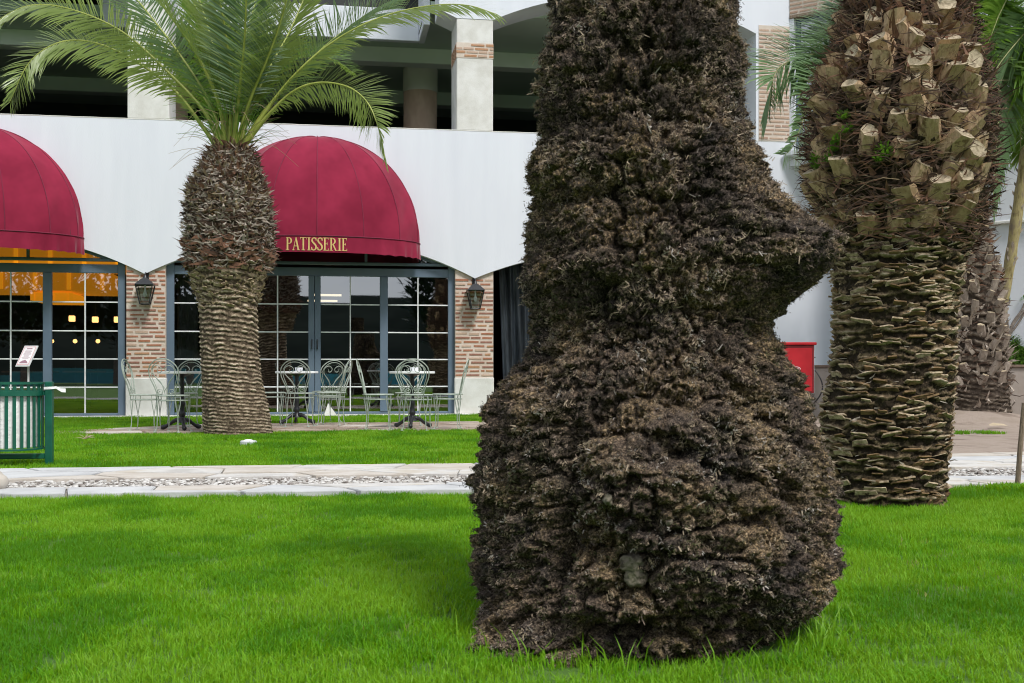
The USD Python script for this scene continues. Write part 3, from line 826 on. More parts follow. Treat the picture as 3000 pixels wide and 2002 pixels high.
obj("panel_groove", bx(xRet - .004, xRet + .0015, TD + .3, 1.79, zp0 + .12, zp0 + .15), M["terrace_dark"], UP)
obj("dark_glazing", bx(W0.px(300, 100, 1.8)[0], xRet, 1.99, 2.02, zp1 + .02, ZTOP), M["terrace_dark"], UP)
for qx in (964.5, 390):
    x_, _ = W0.q(qx, 200, 4.6)
    rr = 0.355
    zc0 = W0.q(965, 203, 4.2)[1]
    C_ = holder("round_column", UP)
    obj("shaft", lathe([(rr, zT - .9), (rr, zc0)], 40, x_, 4.6), M["column_stone"], C_, True)
    obj("capital", lathe([(rr + .0, zc0 - .003), (rr + .012, zc0 + .002), (rr + .012, zCe - .004)], 40, x_, 4.6), M["plaster_cream"], C_, 40)
# dim furniture of the terrace behind the parapet
for i, qx in enumerate((60, 130, 200, 520, 760, 830)):
    x_ = W0.q(qx, 250, 5)[0]
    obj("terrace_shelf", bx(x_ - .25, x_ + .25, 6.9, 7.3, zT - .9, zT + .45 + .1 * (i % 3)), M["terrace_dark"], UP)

# --- amber lamp and small lamps inside: things of their own
def wpt(px, py, y):
    x, z = W0.px(px, py, y)
    return x, z


LMP = thing("amber_chandelier", "huge stepped amber lamp of glowing panels behind the left glass doors", "lamp", W0.world(*[W0.px(120, 800, 2.2)[0], 2.2]), TH)
ox = W0.px(120, 800, 2.2)[0]


def lamp_block(pa, pb, ya, yb, d0, d1, mt, ribs):
    xa, z1 = wpt(pa, ya, d0); xb, z0 = wpt(pb, yb, d0)
    obj("panel", cbx(xa - ox, xb - ox, d0 - 2.2, d1 - 2.2, z0, z1, .01), M[mt], LMP)
    for i in range(ribs + 1):
        x = xa + (xb - xa) * i / max(ribs, 1)
        obj("rib", bx(x - ox - .035, x - ox + .035, d0 - 2.2 - .02, d0 - 2.2 - .002, z0 + .01, z1 - .01), M["amber"], LMP)


lamp_block(-260, 345, 690, 778, 2.2, 4.2, "amber_dim", 6)
lamp_block(-200, 300, 782, 852, 2.4, 4.0, "amber_dim", 5)
lamp_block(95, 208, 856, 884, 2.6, 3.8, "amber", 2)
obj("rod", tube([(0, 1, 3.0), (0, 1, 3.9)], .02), M["black_metal"], LMP)
ps = []
for i, (px_, py_) in enumerate(((211, 934), (279, 937), (343, 937))):
    x, z = wpt(px_, py_, 5.0)
    t = thing("pendant_lamp", ("small cubic pendant lamp left of the other two behind the left glass doors", "small cubic pendant lamp in the middle of three behind the left glass doors",
                               "small cubic pendant lamp partly hidden by the grey door frame at the brick pillar")[i], "lamp", W0.world(x, 5.0, z), TH, "cube pendant lamps in the dining room")
    obj("shade", cbx(-.055, .055, -.055, .055, -.06, .06, .01), M["lamp_warm"], t)
    obj("cord", tube([(0, 0, .06), (0, 0, 3.9 - z)], .006), M["black_metal"], t)
for i, (px_, py_) in enumerate(((152, 1000), (220, 1000), (287, 1000))):
    x, z = wpt(px_, py_, 7.5)
    t = thing("table_lamp", ("tiny warm light beside the grey stile deep inside the left doors", "tiny warm light below the leftmost cubic lamp deep inside the room", "tiny whitish light deep inside the room near the brick pillar")[i],
              "lamp", W0.world(x, 7.5, z - .1), TH, "small lamps deep in the dining room")
    obj("bulb", trimesh.creation.icosphere(1, .05).apply_translation((0, 0, .1)), M["lamp_warm"], t)
    obj("stem", tube([(0, 0, .06), (0, 0, .08 - z + .1)], .012), M["black_metal"], t)
for i, (px_, py_, yy) in enumerate(((955, 865, 3.0), (945, 882, 4.0))):
    x, z = wpt(px_, py_, yy)
    tag(obj("ceiling_lamp", xform(cbx(-.30, .30, -.06, .06, -.018, .018, .005), W0.world(x, yy, z), TH), M["lamp_cool"]),
        ("upper thin warm strip lamp behind the middle door leaf", "lower thin warm strip lamp behind the middle door leaf")[i], "lamp", "strip lamps behind the middle doors")
# dining tables standing inside, dim
for i, (px_, yy) in enumerate(((90, 2.6), (260, 3.6), (620, 2.8), (1000, 2.4), (1250, 3.2))):
    x, _ = wpt(px_, 1000, yy)
    t = thing("dining_table", ("dim dining table inside the left doors behind the menu stand", "dim dining table inside the left doors near the brick pillar", "dim dining table inside behind the slim palm trunk",
                               "dim dining table inside behind the right door leaf", "dim dining table inside behind the rightmost glazed bay")[i], "table", W0.world(x, yy, .026), TH, "tables inside the dining room")
    obj("tabletop", cbx(-.4, .4, -.4, .4, .70, .74, .01), M["room_wood"], t)
    obj("pedestal", lathe([(.22, 0), (.2, .03), (.04, .06), (.04, .70)], 12), M["black_metal"], t)

# ------------------------------------------------------------------ the wing on the right
cw = W0.world(xC, 0)
BETA = -math.atan(0.715)
W1 = Frame(cw[0], cw[1], BETA)
WING = thing("hotel_wing", "angled white hotel wing with brickwork over a grey framed window behind the stubby palm", "building", (cw[0], cw[1], 0), BETA)
zSill = W1.q(1840, 345)[1]
zLin = W1.px(2313, 56)[1]
xw0, xw1 = W1.q(1822, 200)[0], W1.q(1822, 200)[0] + 2.0
zLed = W1.px(2900, 650)[1]
XE = 9.0
obj("wall", bx(1.5, XE, 0.06, 0.30, -.3, zLed), M["plaster"], WING)
obj("return_wall", bx(1.5, 1.74, 0.302, 1.45, -.3, zBay), M["plaster"], WING)
obj("soffit", bx(0.02, 3.0, 0.302, 1.3, zBay - .002, zBay + .15), M["plaster"], WING)
up = Polygon([(0.002, zBay), (1.5, zBay), (1.5, zLed), (XE, zLed), (XE, ZTOP), (0.002, ZTOP)]).difference(sbox(xw0, zSill, xw1, zLin))
obj("wall", slab_xz(up, 0.0, 0.30), M["plaster"], WING)
obj("ledge", cbx(1.49, XE, -.03, .058, zLed - .05, zLed - .002, .008), M["plaster_warm"], WING)
obj("window_sill", cbx(xw0 - .12, xw1 + .12, -.16, .10, zSill - .10, zSill - .002, .01), M["plaster"], WING)
obj("lintel", cbx(.004, xw1 + .3, -.022, .12, zLin - .002, zLin + .055, .006), M["wood_grey"], WING)
BW = holder("brick_lintel", WING)
obj("core", bx(.004, xw1 + .3, -.012, .0, zLin + .057, zLin + 1.0), M["mortar_pale"], BW)
lay_bricks(BW, .004, xw1 + .3, zLin + .08, zLin + .56, -.012, .0745, .034, (.2, .3), [M["brick_d"], M["brick_e"]], 41, .03, .01)
WN = holder("window", WING)
for a, b in ((xw0, xw0 + .07), (xw0 + .93, xw0 + 1.0), (xw1 - .07, xw1)):
    obj("frame", cbx(a, b, .10, .17, zSill, zLin - .003, .006), M["frame_blue"], WN)
for a, b in ((zSill, zSill + .07), (zLin - .075, zLin - .004)):
    obj("frame", cbx(xw0 + .071, xw0 + .929, .105, .17, a, b, .006), M["frame_blue"], WN)
    obj("frame", cbx(xw0 + 1.001, xw1 - .071, .105, .17, a, b, .006), M["frame_blue"], WN)
for a, b in ((xw0 + .07, xw0 + .93), (xw0 + 1.0, xw1 - .07)):
    v = np.array([[a, .14, zSill + .07], [b, .14, zSill + .07], [b, .14, zLin - .075], [a, .14, zLin - .075]])
    obj("pane", (v, np.array([[0, 1, 2], [0, 2, 3]])), M["pane"], WN)
obj("room_back", bx(.31, XE, .9, 1.0, zLed, ZTOP - .5), M["dark_room"], WING)
xbr = W1.px(2990, 300)[0]
BC = holder("brick_pier", WING)
zbp0, zbp1 = W1.px(2990, 462)[1], W1.px(2990, 60)[1]
obj("core", bx(xbr, xbr + .8, -.05, -.002, zbp0, zbp1), M["mortar_pale"], BC)
lay_bricks(BC, xbr, xbr + .8, zbp0 + .03, zbp1, -.05, .0745, .034, (.2, .3), [M["brick_d"], M["brick_e"]], 43, .03, .01)

# ------------------------------------------------------------------ awnings
x733 = W0.q(729, 500)[0]


def font_poly(ch):
    """condensed roman capitals, 1 high"""
    T, t, s = 0.115, 0.05, 0.045     # thick, thin, serif height
    def serif(xc, z, w=0.24): return sbox(xc - w / 2, z, xc + w / 2, z + s)
    def ring(cx, cz, rx, rz, th):
        o = affinity.scale(Point(0, 0).buffer(1, 24), rx, rz); i = affinity.scale(Point(0, 0).buffer(1, 24), rx - T, rz - t)
        return affinity.translate(o.difference(i), cx, cz)
    if ch == "I":
        return unary_union([sbox(.07, 0, .07 + T, 1), serif(.1275, 0), serif(.1275, 1 - s)]), 0.27
    if ch == "T":
        return unary_union([sbox(.19, 0, .19 + T, 1), sbox(0, 1 - t, .495, 1), sbox(0, .84, .035, 1), sbox(.46, .84, .495, 1), serif(.2475, 0, .26)]), .51
    if ch == "P":
        bowl = ring(.2, .74, .27, .26, T).intersection(sbox(.17, .4, .6, 1.1))
        return unary_union([sbox(.06, 0, .06 + T, 1), bowl, sbox(0, 1 - s, .2, 1), serif(.1175, 0, .25), sbox(.1, .48, .2, .48 + t), sbox(.1, 1 - t, .2, 1)]), .49
    if ch == "R":
        p, _ = font_poly("P")
        return unary_union([p, Polygon([(.2, .5), (.31, .5), (.52, .04), (.60, .04), (.60, 0), (.43, 0)])]), .60
    if ch == "E":
        return unary_union([sbox(.06, 0, .06 + T, 1), sbox(0, 0, .42, t), sbox(0, 1 - t, .40, 1), sbox(.1, .5, .32, .5 + t), sbox(.385, 0, .42, .18), sbox(.365, .84, .40, 1), sbox(.29, .42, .32, .63)]), .45
    if ch == "A":
        o = Polygon([(.02, 0), (.23, 1), (.29, 1), (.50, 0), (.385, 0), (.225, .80), (.07, 0)])
        return unary_union([o, sbox(.12, .30, .40, .30 + t), serif(.045, 0, .18), serif(.44, 0, .22)]), .53
    if ch == "S":
        ptsl = [(.37, .80), (.33, .93), (.21, .97), (.09, .90), (.06, .76), (.13, .62), (.28, .46), (.36, .30), (.33, .12), (.20, .03), (.07, .07), (.03, .21)]
        c = spline([(a, 0, b) for a, b in ptsl], 60)
        return unary_union([LineString(c[:, [0, 2]]).buffer(.042), LineString(c[18:44, [0, 2]]).buffer(.062), sbox(.355, .76, .39, .98), sbox(.01, .02, .045, .26)]), .42
    return sbox(0, 0, .1, 1), .2


def awning(dx, label, text):
    ax, ay = 1.72, 0.98
    zv0, zv1 = 2.665, 2.93
    zap = 4.70
    A_ = thing("dome_awning", label, "awning", W0.world(x733 + dx, -0.002, 0), TH, "dome awnings over the arches")
    az = zap - zv1

    def surf(ph, th, pull=0.0):
        # ph 0..pi around the base (0 right), th 0..pi/2 from the base to the apex on the wall
        r = np.cos(th) ** 0.92
        return np.stack([ax * np.cos(ph) * r, -ay * np.sin(ph) * (r * 0.86 + 0.14 * np.cos(th) ** .5) * (1 - pull), zv1 + az * np.sin(th) ** 0.97], -1)
    step = math.radians(25.7)
    seams = [0] + [math.radians(90) + step * k for k in range(-3, 4)] + [PI]
    rr = np.random.RandomState(int(abs(dx) * 10))
    for i in range(len(seams) - 1):
        n_, m_ = 14, 36
        ph = np.linspace(seams[i], seams[i + 1], n_)[None, :].repeat(m_, 0); th = np.linspace(0, PI / 2 * .985, m_)[:, None].repeat(n_, 1)
        s = surf(ph, th)
        u = (ph - seams[i]) / (seams[i + 1] - seams[i])
        nrm = s - np.array([0, 0, zv1 - .3]); nrm /= np.linalg.norm(nrm, axis=-1, keepdims=True)
        wr = 0.030 * (meshkit.fbm(s * 2.4 + 7, 4, 2) - .5) + 0.012 * np.sin(s[..., 2] * 9 + i * 2 + 6 * u) * np.exp(-((th - .25) / .3) ** 2) * (u * (1 - u) * 4)
        s = s - nrm * (0.045 * np.sin(PI * u) * np.cos(th) - wr)[..., None]
        s[..., 1] = np.minimum(s[..., 1], -0.001)
        obj("fabric_panel", open_grid(s), M["awning"], A_, True)
    for ph in seams[1:-1]:
        th = np.linspace(0, PI / 2 * .98, 40)
        s = surf(np.full(40, ph), th)
        obj("seam", tube(s, 0.0075, 5), M["awning_seam"], A_, True)
    # valance
    ph = np.linspace(0, PI, 160); zz = np.linspace(0, 1, 9)
    V = []
    for k, t in enumerate(zz):
        wav = (1 - t) * (0.016 * np.sin(ph * 23) + 0.012 * np.sin(ph * 41 + 1)) * np.clip((np.abs(ph - PI / 2) - .42) / .3, 0, 1)
        V.append(np.stack([(ax + wav) * np.cos(ph), -(ay + wav) * np.sin(ph), np.full(160, zv0 + (zv1 - zv0) * t) - (1 - t) * .012 * np.sin(ph * 19) ** 2 * np.clip((np.abs(ph - PI / 2) - .42) / .3, 0, 1)], 1))
    V = np.array(V); V[..., 1] = np.minimum(V[..., 1], -.001)
    obj("valance", open_grid(V[::-1]), M["awning"], A_, True)
    s = np.stack([ax * 1.002 * np.cos(ph), -ay * 1.002 * np.sin(ph) - .002, np.full(160, zv1)], 1)
    obj("seam", tube(s, .009, 5), M["awning_seam"], A_, True)
    s = np.stack([ax * .985 * np.cos(ph), -ay * .985 * np.sin(ph) - .004, np.full(160, zv1 - .01)], 1)
    obj("frame_tube", tube(s, .014, 6), M["black_metal"], A_, True)
    for p_ in (.35, .9, PI / 2, PI - .9, PI - .35):
        th = np.linspace(0, PI / 2 * .97, 20)
        s = surf(np.full(20, p_), th, .03) * np.array([.975, .96, 1]) - np.array([0, .003, .02])
        obj("rib", tube(s, .011, 5), M["black_metal"], A_, True)
    if text:
        hgt = 0.205; x = 0; polys = []
        for ch in "PATISSERIE":
            p, w = font_poly(ch)
            polys.append((affinity.translate(p, x, 0), ch)); x += w + 0.035
        sc = 0.985 / x
        for p, ch in polys:
            m = slab_xz(affinity.scale(affinity.translate(p, -x / 2, 0), sc, hgt, origin=(0, 0)), -.006, 0)
            tm = trimesh.Trimesh(*m, process=False).subdivide_to_size(.06)
            v = np.array(tm.vertices)
            # arc length along the ellipse front, letters stand on the cloth
            phi = PI / 2 - v[:, 0] / ax
            off = v[:, 1] - .003
            v2 = np.stack([(ax - off) * np.cos(phi), -(ay - off) * np.sin(phi), zv0 + .028 + v[:, 2]], 1)
            obj("letter", (v2, np.array(tm.faces)), M["gold"], A_)
    return A_


awning(0.0, "burgundy dome awning lettered PATISSERIE in gold above the middle glass doors", True)
awning(-PITCH, "plain burgundy dome awning cut by the left edge of the picture", False)

# ------------------------------------------------------------------ wall lanterns
def lantern(label, qx, qtop):
    x, z = W0.q(qx, qtop, -0.12)
    t = thing("wall_lantern", label, "lantern", W0.world(x, -0.12, z), TH, "black wall lanterns on the brick pillars")
    b0, b1 = 0.072, 0.135                     # half widths below and above
    zt, zb = -0.20, -0.515
    obj("roof", (np.array([[-.15, -.15, zt], [.15, -.15, zt], [.15, .15, zt], [-.15, .15, zt], [-.05, -.05, zt + .10], [.05, -.05, zt + .10], [.05, .05, zt + .10], [-.05, .05, zt + .10]]),
                 np.array([[0, 1, 5, 4], [1, 2, 6, 5], [2, 3, 7, 6], [3, 0, 4, 7], [4, 5, 6, 7], [3, 2, 1, 0]])), M["black_metal"], t)
    obj("finial", lathe([(.0, zt + .17), (.025, zt + .15), (.03, zt + .12), (.05, zt + .10)][::-1], 12), M["black_metal"], t, True)
    mb = MB()
    cs = [(-1, -1), (1, -1), (1, 1), (-1, 1)]
    for sx_, sy_ in cs:
        mb.add(tube([(sx_ * b0, sy_ * b0, zb), (sx_ * b1, sy_ * b1, zt)], .009, 4))
    for k in range(4):
        a, b = cs[k], cs[(k + 1) % 4]
        mb.add(tube([(a[0] * b0, a[1] * b0, zb), (b[0] * b0, b[1] * b0, zb)], .010, 4)); mb.add(tube([(a[0] * b1, a[1] * b1, zt), (b[0] * b1, b[1] * b1, zt)], .012, 4))
    obj("cage", mb, M["black_metal"], t)
    for k in range(4):
        a, b = cs[k], cs[(k + 1) % 4]
        v = np.array([[a[0] * b0, a[1] * b0, zb + .008], [b[0] * b0, b[1] * b0, zb + .008], [b[0] * b1, b[1] * b1, zt - .008], [a[0] * b1, a[1] * b1, zt - .008]]) * np.array([.97, .97, 1])
        obj("pane", (v, np.array([[0, 1, 2], [0, 2, 3]])), M["glass_clear"], t)
    obj("bulb", lathe([(.0, -.40), (.022, -.385), (.034, -.355), (.028, -.32), (.014, -.29), (.013, -.2)], 12), M["glazed"], t, True)
    obj("base_plate", bx(-b0, b0, -b0, b0, zb - .006, zb - .001), M["black_metal"], t)
    obj("bracket", tube(spline([(0, .165, -.06), (0, .12, -.005), (0, .04, .0), (0, 0, -.03), (0, 0, -.06)], 18), .012, 6), M["black_metal"], t, True)
    obj("wall_plate", cbx(-.035, .035, .155, .172, -.12, .02, .006), M["black_metal"], t)


lantern("black wall lantern on the brick pillar between the two awnings", 333, 626)
lantern("black wall lantern on the brick pillar right of the lettered awning", 1091, 640)

# ------------------------------------------------------------------ wire chairs, bistro tables
def scroll(c, r0, turns, start, sgn, n=26):
    a = np.linspace(0, turns * 2 * PI, n); r = r0 * (1 - 0.72 * a / a[-1])
    return np.stack([c[0] + sgn * r * np.cos(start + a), c[1] + r * np.sin(start + a)], 1)


def make_chair(label, loc, rz, group):
    t = thing("wire_chair", label, "chair", loc, rz or 1e-6, group)
    mt = M["wire"]; w = 0.0062
    # faces +x; the back is at -x
    a = np.linspace(0, 2 * PI, 29)
    ring = lambda r, z: np.stack([r * np.cos(a), r * np.sin(a), np.full(29, z)], 1)
    mb = MB(); mb.add(tube(ring(.195, .445), w * 1.25, 5, False)); mb.add(tube(ring(.13, .447), w * .7, 4, False)); mb.add(tube(ring(.065, .447), w * .7, 4, False))
    for k in range(8):
        b = k * PI / 8
        mb.add(tube([(.195 * math.cos(b), .195 * math.sin(b), .449), (-.195 * math.cos(b), -.195 * math.sin(b), .449)], w * .6, 4))
    obj("seat", mb, mt, t)
    obj("apron_ring", tube(ring(.185, .385), w, 5, False), mt, t)
    for k in range(4):
        b = PI / 4 + k * PI / 2
        c, s = math.cos(b), math.sin(b)
        mb = MB()
        for d in (-.16, .16):
            c1, s1 = math.cos(b + d), math.sin(b + d)
            mb.add(tube(spline([(.19 * c1, .19 * s1, .445), (.20 * c1, .20 * s1, .36), (.185 * c + .01 * c1, .185 * s + .01 * s1, .20), (.20 * c, .20 * s, .06), (.225 * c, .225 * s, .006)], 14), w * .9, 5))
        mb.add(lathe([(.0, .012), (.02, .010), (.022, .0)], 8, .225 * c, .225 * s))
        obj("leg", mb, mt, t)

    def lean(yz):
        yz = np.asarray(yz, float)
        return np.stack([-.165 - .27 * np.clip(yz[:, 1] - .445, 0, 1) ** 1.15, yz[:, 0], yz[:, 1]], 1)
    # outer loop of the back
    pts = [(-.115, .445), (-.15, .56), (-.195, .68), (-.185, .79), (-.10, .872), (0, .895), (.10, .872), (.185, .79), (.195, .68), (.15, .56), (.115, .445)]
    obj("back_frame", tube(lean(spline([(0, p[0], p[1]) for p in pts], 60)[:, 1:]), w * 1.15, 5), mt, t)
    pts = [(-.10, .46), (-.13, .57), (-.165, .68), (-.155, .775), (-.085, .845), (0, .865), (.085, .845), (.155, .775), (.165, .68), (.13, .57), (.10, .46)]
    mb = MB()
    mb.add(tube(lean(spline([(0, p[0], p[1]) for p in pts], 50)[:, 1:]), w * .7, 4))
    for sg in (-1, 1):
        c = spline([(0, sg * .015, .46), (0, sg * .05, .60), (0, sg * .135, .70), (0, sg * .14, .78), (0, sg * .075, .815), (0, sg * .02, .775), (0, sg * .04, .73), (0, sg * .078, .735), (0, sg * .075, .768)], 44)
        mb.add(tube(lean(c[:, 1:]), w * .8, 4))
        mb.add(tube(lean(scroll((sg * .075, .49), .042, 1.4, -.6, sg)), w * .7, 4))
        mb.add(tube(lean([(sg * .155, .72), (-sg * .02, .50)]), w * .7, 4))
    obj("scrollwork", mb, mt, t)
    return t


GC = "pale green wire chairs round the bistro tables"
spots = [  # q x, distance, heading (0 = faces right, pi/2 = faces the building), label
    (335, 14.0, 0.05, "wire chair leftmost of all, seen from the side against the brick pillar"),
    (398, 13.62, 1.35, "wire chair with its back to us in front of the leftmost white table"),
    (419, 15.0, -1.75, "wire chair behind the leftmost white table, facing us"),
    (622, 15.4, 0.1, "wire chair half hidden behind the slim palm, left of the middle table"),
    (688, 14.95, 1.5, "wire chair with its back to us in front of the middle table"),
    (760, 15.35, 3.05, "wire chair seen from the side right of the middle table, facing it"),
    (748, 16.15, 2.2, "wire chair turned towards the glass doors behind the middle table"),
    (868, 14.15, 0.05, "wire chair seen from the side left of the rightmost white table"),
    (957, 14.0, 1.45, "wire chair with its back to us in front of the rightmost table"),
    (940, 15.25, -1.5, "wire chair behind the rightmost white table, facing us"),
    (1027, 14.35, 3.1, "wire chair rightmost of all, seen from the side before the pillar plinth"),
]
c0 = None
ZP = 0.024
for qx, Yc, rz, lab in spots:
    loc = (atq(qx, 850, Yc)[0], Yc, ZP)
    if c0 is None:
        c0 = make_chair(lab, loc, rz, GC)
    else:
        copy_of(c0, "wire_chair", lab, loc, rz, GC)


def make_table(label, loc, rz, group):
    t = thing("bistro_table", label, "table", loc, rz or 1e-6, group)
    obj("tabletop", lathe([(0, .742), (.296, .742), (.30, .738), (.30, .716), (.296, .712), (0, .712)][::-1], 56), M["table_top"], t, False)
    obj("column", lathe([(.07, .09), (.045, .12), (.032, .16), (.045, .19), (.045, .21), (.03, .24), (.034, .30), (.042, .33), (.03, .36), (.024, .42), (.024, .55), (.035, .58), (.028, .61), (.03, .67), (.10, .70), (.13, .7115)], 16), M["black_metal"], t, 40)
    for k in range(3):
        a_ = k * 2 * PI / 3 + .52
        c, s = math.cos(a_), math.sin(a_)
        P = spline([(.03 * c, .03 * s, .125), (.10 * c, .10 * s, .115), (.18 * c, .18 * s, .06), (.245 * c, .245 * s, .03), (.275 * c, .275 * s, .03)], 12)
        obj("foot", tube(P, np.array([.030, .030, .028, .026, .024, .022, .022, .022, .024, .028, .030, .026]), 8), M["black_metal"], t, True)
    return t


GT = "round white bistro tables on black pedestals"
t0 = None
for qx, Yc, rz, lab in ((418, 14.1, .4, "round white bistro table left of the slim palm"), (681, 15.7, 1.3, "round white bistro table in the middle, farthest back"), (946, 14.6, 0.0, "round white bistro table rightmost, in front of the right glazed bay")):
    loc = (atq(qx, 850, Yc)[0], Yc, ZP)
    if t0 is None:
        t0 = make_table(lab, loc, rz, GT)
    else:
        copy_of(t0, "bistro_table", lab, loc, rz, GT)
    nx = {418: None, 681: 686, 946: 950}[qx]
    if nx:
        tag(obj("ashtray", xform(lathe([(0, .002), (.042, .002), (.052, .05), (.057, .052), (.057, .046), (.05, .004), (.0, .008)], 20), (atq(nx, 850, Yc - .05)[0], Yc - .05, ZP + .742)), M["glazed"], None, 35),
            "white bowl ashtray on the middle bistro table" if qx == 681 else "white bowl ashtray on the rightmost bistro table", "ashtray", "ashtrays on the tables")

# ------------------------------------------------------------------ litter bin
bY = 9.05
bc = at(20, 1300, bY)
BIN = thing("litter_bin", "green slatted metal litter bin on a post frame by the left edge", "litter bin", (bc[0], bY, 0), 0.1)
zz = lambda py: at(0, py, bY - .2)[2]
zt, zb = zz(1121), zz(1316)
R0 = 0.275
for k in range(30):
    a_ = k * 2 * PI / 30
    v, f = bx(R0 - .004, R0 + .004, -.0125, .0125, zb, zt - .01)
    obj("slat", xform((v, f), (0, 0, 0), a_), M["bin_green"], BIN)
for z0_, z1_, ro in ((zt - .016, zt, .292), (zz(1161), zz(1146), .288), (zb - .016, zb - .002, .288)):
    obj("hoop", lathe([(R0 - .012, z0_), (ro, z0_), (ro, z1_), (R0 - .012, z1_), (R0 - .012, z0_)], 48), M["bin_green"], BIN, 35)
ri = R0 - .012
a_ = np.linspace(0, 2 * PI, 61)
LV = []
for t in np.linspace(0, 1, 9):
    top = zb + (zt - zb) * (.74 + .12 * np.cos(a_ + .6) + .03 * np.sin(a_ * 3))
    r_ = ri * (.93 + .05 * t) * (1 + .018 * np.sin(a_ * 13 + t * 3))
    LV.append(np.stack([r_ * np.cos(a_), r_ * np.sin(a_), zb + .006 + t * (top - zb - .006)], 1))
obj("bag", open_grid(np.array(LV)), M["liner"], BIN, True)
xp_ = (140 - 20) / F * bY
for s in (-1, 1):
    obj("post", cbx(s * xp_ - .029, s * xp_ + .029, -.029, .029, -.1, zt + .005, .006), M["bin_green"], BIN)
    obj("strap", cbx(min(s * xp_, s * R0) + (.03 if s < 0 else 0.012), max(s * xp_, s * R0) - (.03 if s > 0 else 0.012), -.02, .02, zz(1160), zz(1147), .004), M["bin_green"], BIN)
obj("crossbar", cbx(-xp_ + .03, xp_ - .03, -.022, .022, zz(1351), zz(1335), .005), M["bin_green"], BIN)
rv = [(xp_ - .033, -.033, zz(1139)), (xp_ + .033, -.034, zz(1138)), (xp_ + .06, -.02, zz(1137)), (xp_ + .10, -.01, zz(1145)), (xp_ + .13, 0, zz(1146))]
V_ = np.array([[(p[0], p[1], p[2] + d * (.010 if i < 3 else .016)) for d in (-1, 1)] for i, p in enumerate(rv)])
tag(obj("paper_ribbon", xform(open_grid(V_), (bc[0], bY, 0), .1), M["liner"]), "white paper ribbon tied round the green bin post", "ribbon")

# menu stand
mY = 13.9
mc = at(62 * Q, 1085, mY)
MS = thing("menu_stand", "white menu board on a thin pole behind the green litter bin", "menu stand", (mc[0], mY, 0), -.12)
zc = at(0, 818 * Q, mY)[2]
obj("pole", tube([(0, .03, .0), (0, .03, zc - .05)], .013, 8), M["steel"], MS)
obj("foot", lathe([(0, .018), (.15, .016), (.16, .0)][::-1], 24), M["steel"], MS)


def tilted(m, zc):
    v, f = m
    v = np.asarray(v, float); a_ = -.55
    y, z = v[:, 1].copy(), v[:, 2].copy()
    v = np.stack([v[:, 0] * .80 + z * .10, y * math.cos(a_) - z * math.sin(a_), zc + y * math.sin(a_) + z * math.cos(a_)], 1)
    return v, f


obj("board", tilted(cbx(-.115, .115, -.008, .008, -.155, .155, .004), zc), M["steel"], MS)
obj("menu_sheet", tilted(bx(-.104, .104, -.012, -.0085, -.140, .140), zc), M["menu_paper"], MS)
mb = MB()
for x0_, x1_, z0_, z1_ in ((-.096, .096, .128, .134), (-.096, .096, -.134, -.128), (-.096, -.090, -.128, .128), (.090, .096, -.128, .128)):
    mb.add(bx(x0_, x1_, -.0135, -.0122, z0_, z1_))
obj("menu_border", tilted(mb.get(), zc), M["menu_red"], MS)
mb = MB(); rr = random.Random(3)
mb.add(bx(-.045, .045, -.0135, -.0122, .098, .112))
for k in range(9):
    l = rr.uniform(.04, .075)
    mb.add(bx(-l, l, -.0135, -.0122, .07 - k * .014, .074 - k * .014))
obj("menu_lines", tilted(mb.get(), zc), M["menu_ink"], MS)
obj("menu_picture", tilted(slab_xz(Polygon([(-.07, -.11), (.07, -.11), (.05, -.085), (.01, -.06), (-.03, -.072), (-.06, -.09)]), -.0135, -.0122), zc), M["menu_ink"], MS)

# in-ground lamp
gl = atq(570, 1023, 11.55)
GLm = thing("ground_lamp", "flat round glass uplight set in the lawn before the slim palm", "lamp", (gl[0], 11.55, 0))
obj("rim", lathe([(.055, .046), (.075, .048), (.085, .040), (.088, -.02)][::-1], 32), M["steel"], GLm, 35)
obj("lens", lathe([(0, .062), (.03, .060), (.056, .046)][::-1], 32), M["glazed"], GLm, 35)

# white wedge by the doors and a dry twig
wp = W0.world(W0.q(757, 940, -.25)[0], -.25, 0)
tag(obj("door_wedge", xform((np.array([[-.10, -.04, 0], [.12, -.04, 0], [-.03, 0, .21], [-.10, .06, 0], [.12, .06, 0], [-.02, .03, .20]]), np.array([[0, 1, 2], [3, 5, 4], [0, 2, 5], [0, 5, 3], [1, 4, 5], [1, 5, 2], [0, 3, 4], [0, 4, 1]])), wp + [0, 0, .02], TH), M["plaster_warm"]),
    "small white triangular block at the foot of the middle glass doors", "block")
tw = atq(196, 1018, 11.8)
mb = MB()
rr = random.Random(8)
for k in range(9):
    a_ = rr.uniform(0, PI); d = np.array([math.cos(a_), rr.uniform(-.3, .3), abs(math.sin(a_)) * .6])
    mb.add(tube(spline([(0, 0, .03), tuple(d * .05 + [0, 0, .04]), tuple(d * .10 + [0, 0, .02 + .03 * rr.random()])], 6), [.004, .004, .0035, .003, .002, .001], 4))
tag(obj("dry_sprig", xform(mb, (tw[0], 11.8, 0.02)), M["dead_leaf"]), "dry pale sprig lying on the lawn right of the litter bin", "sprig")

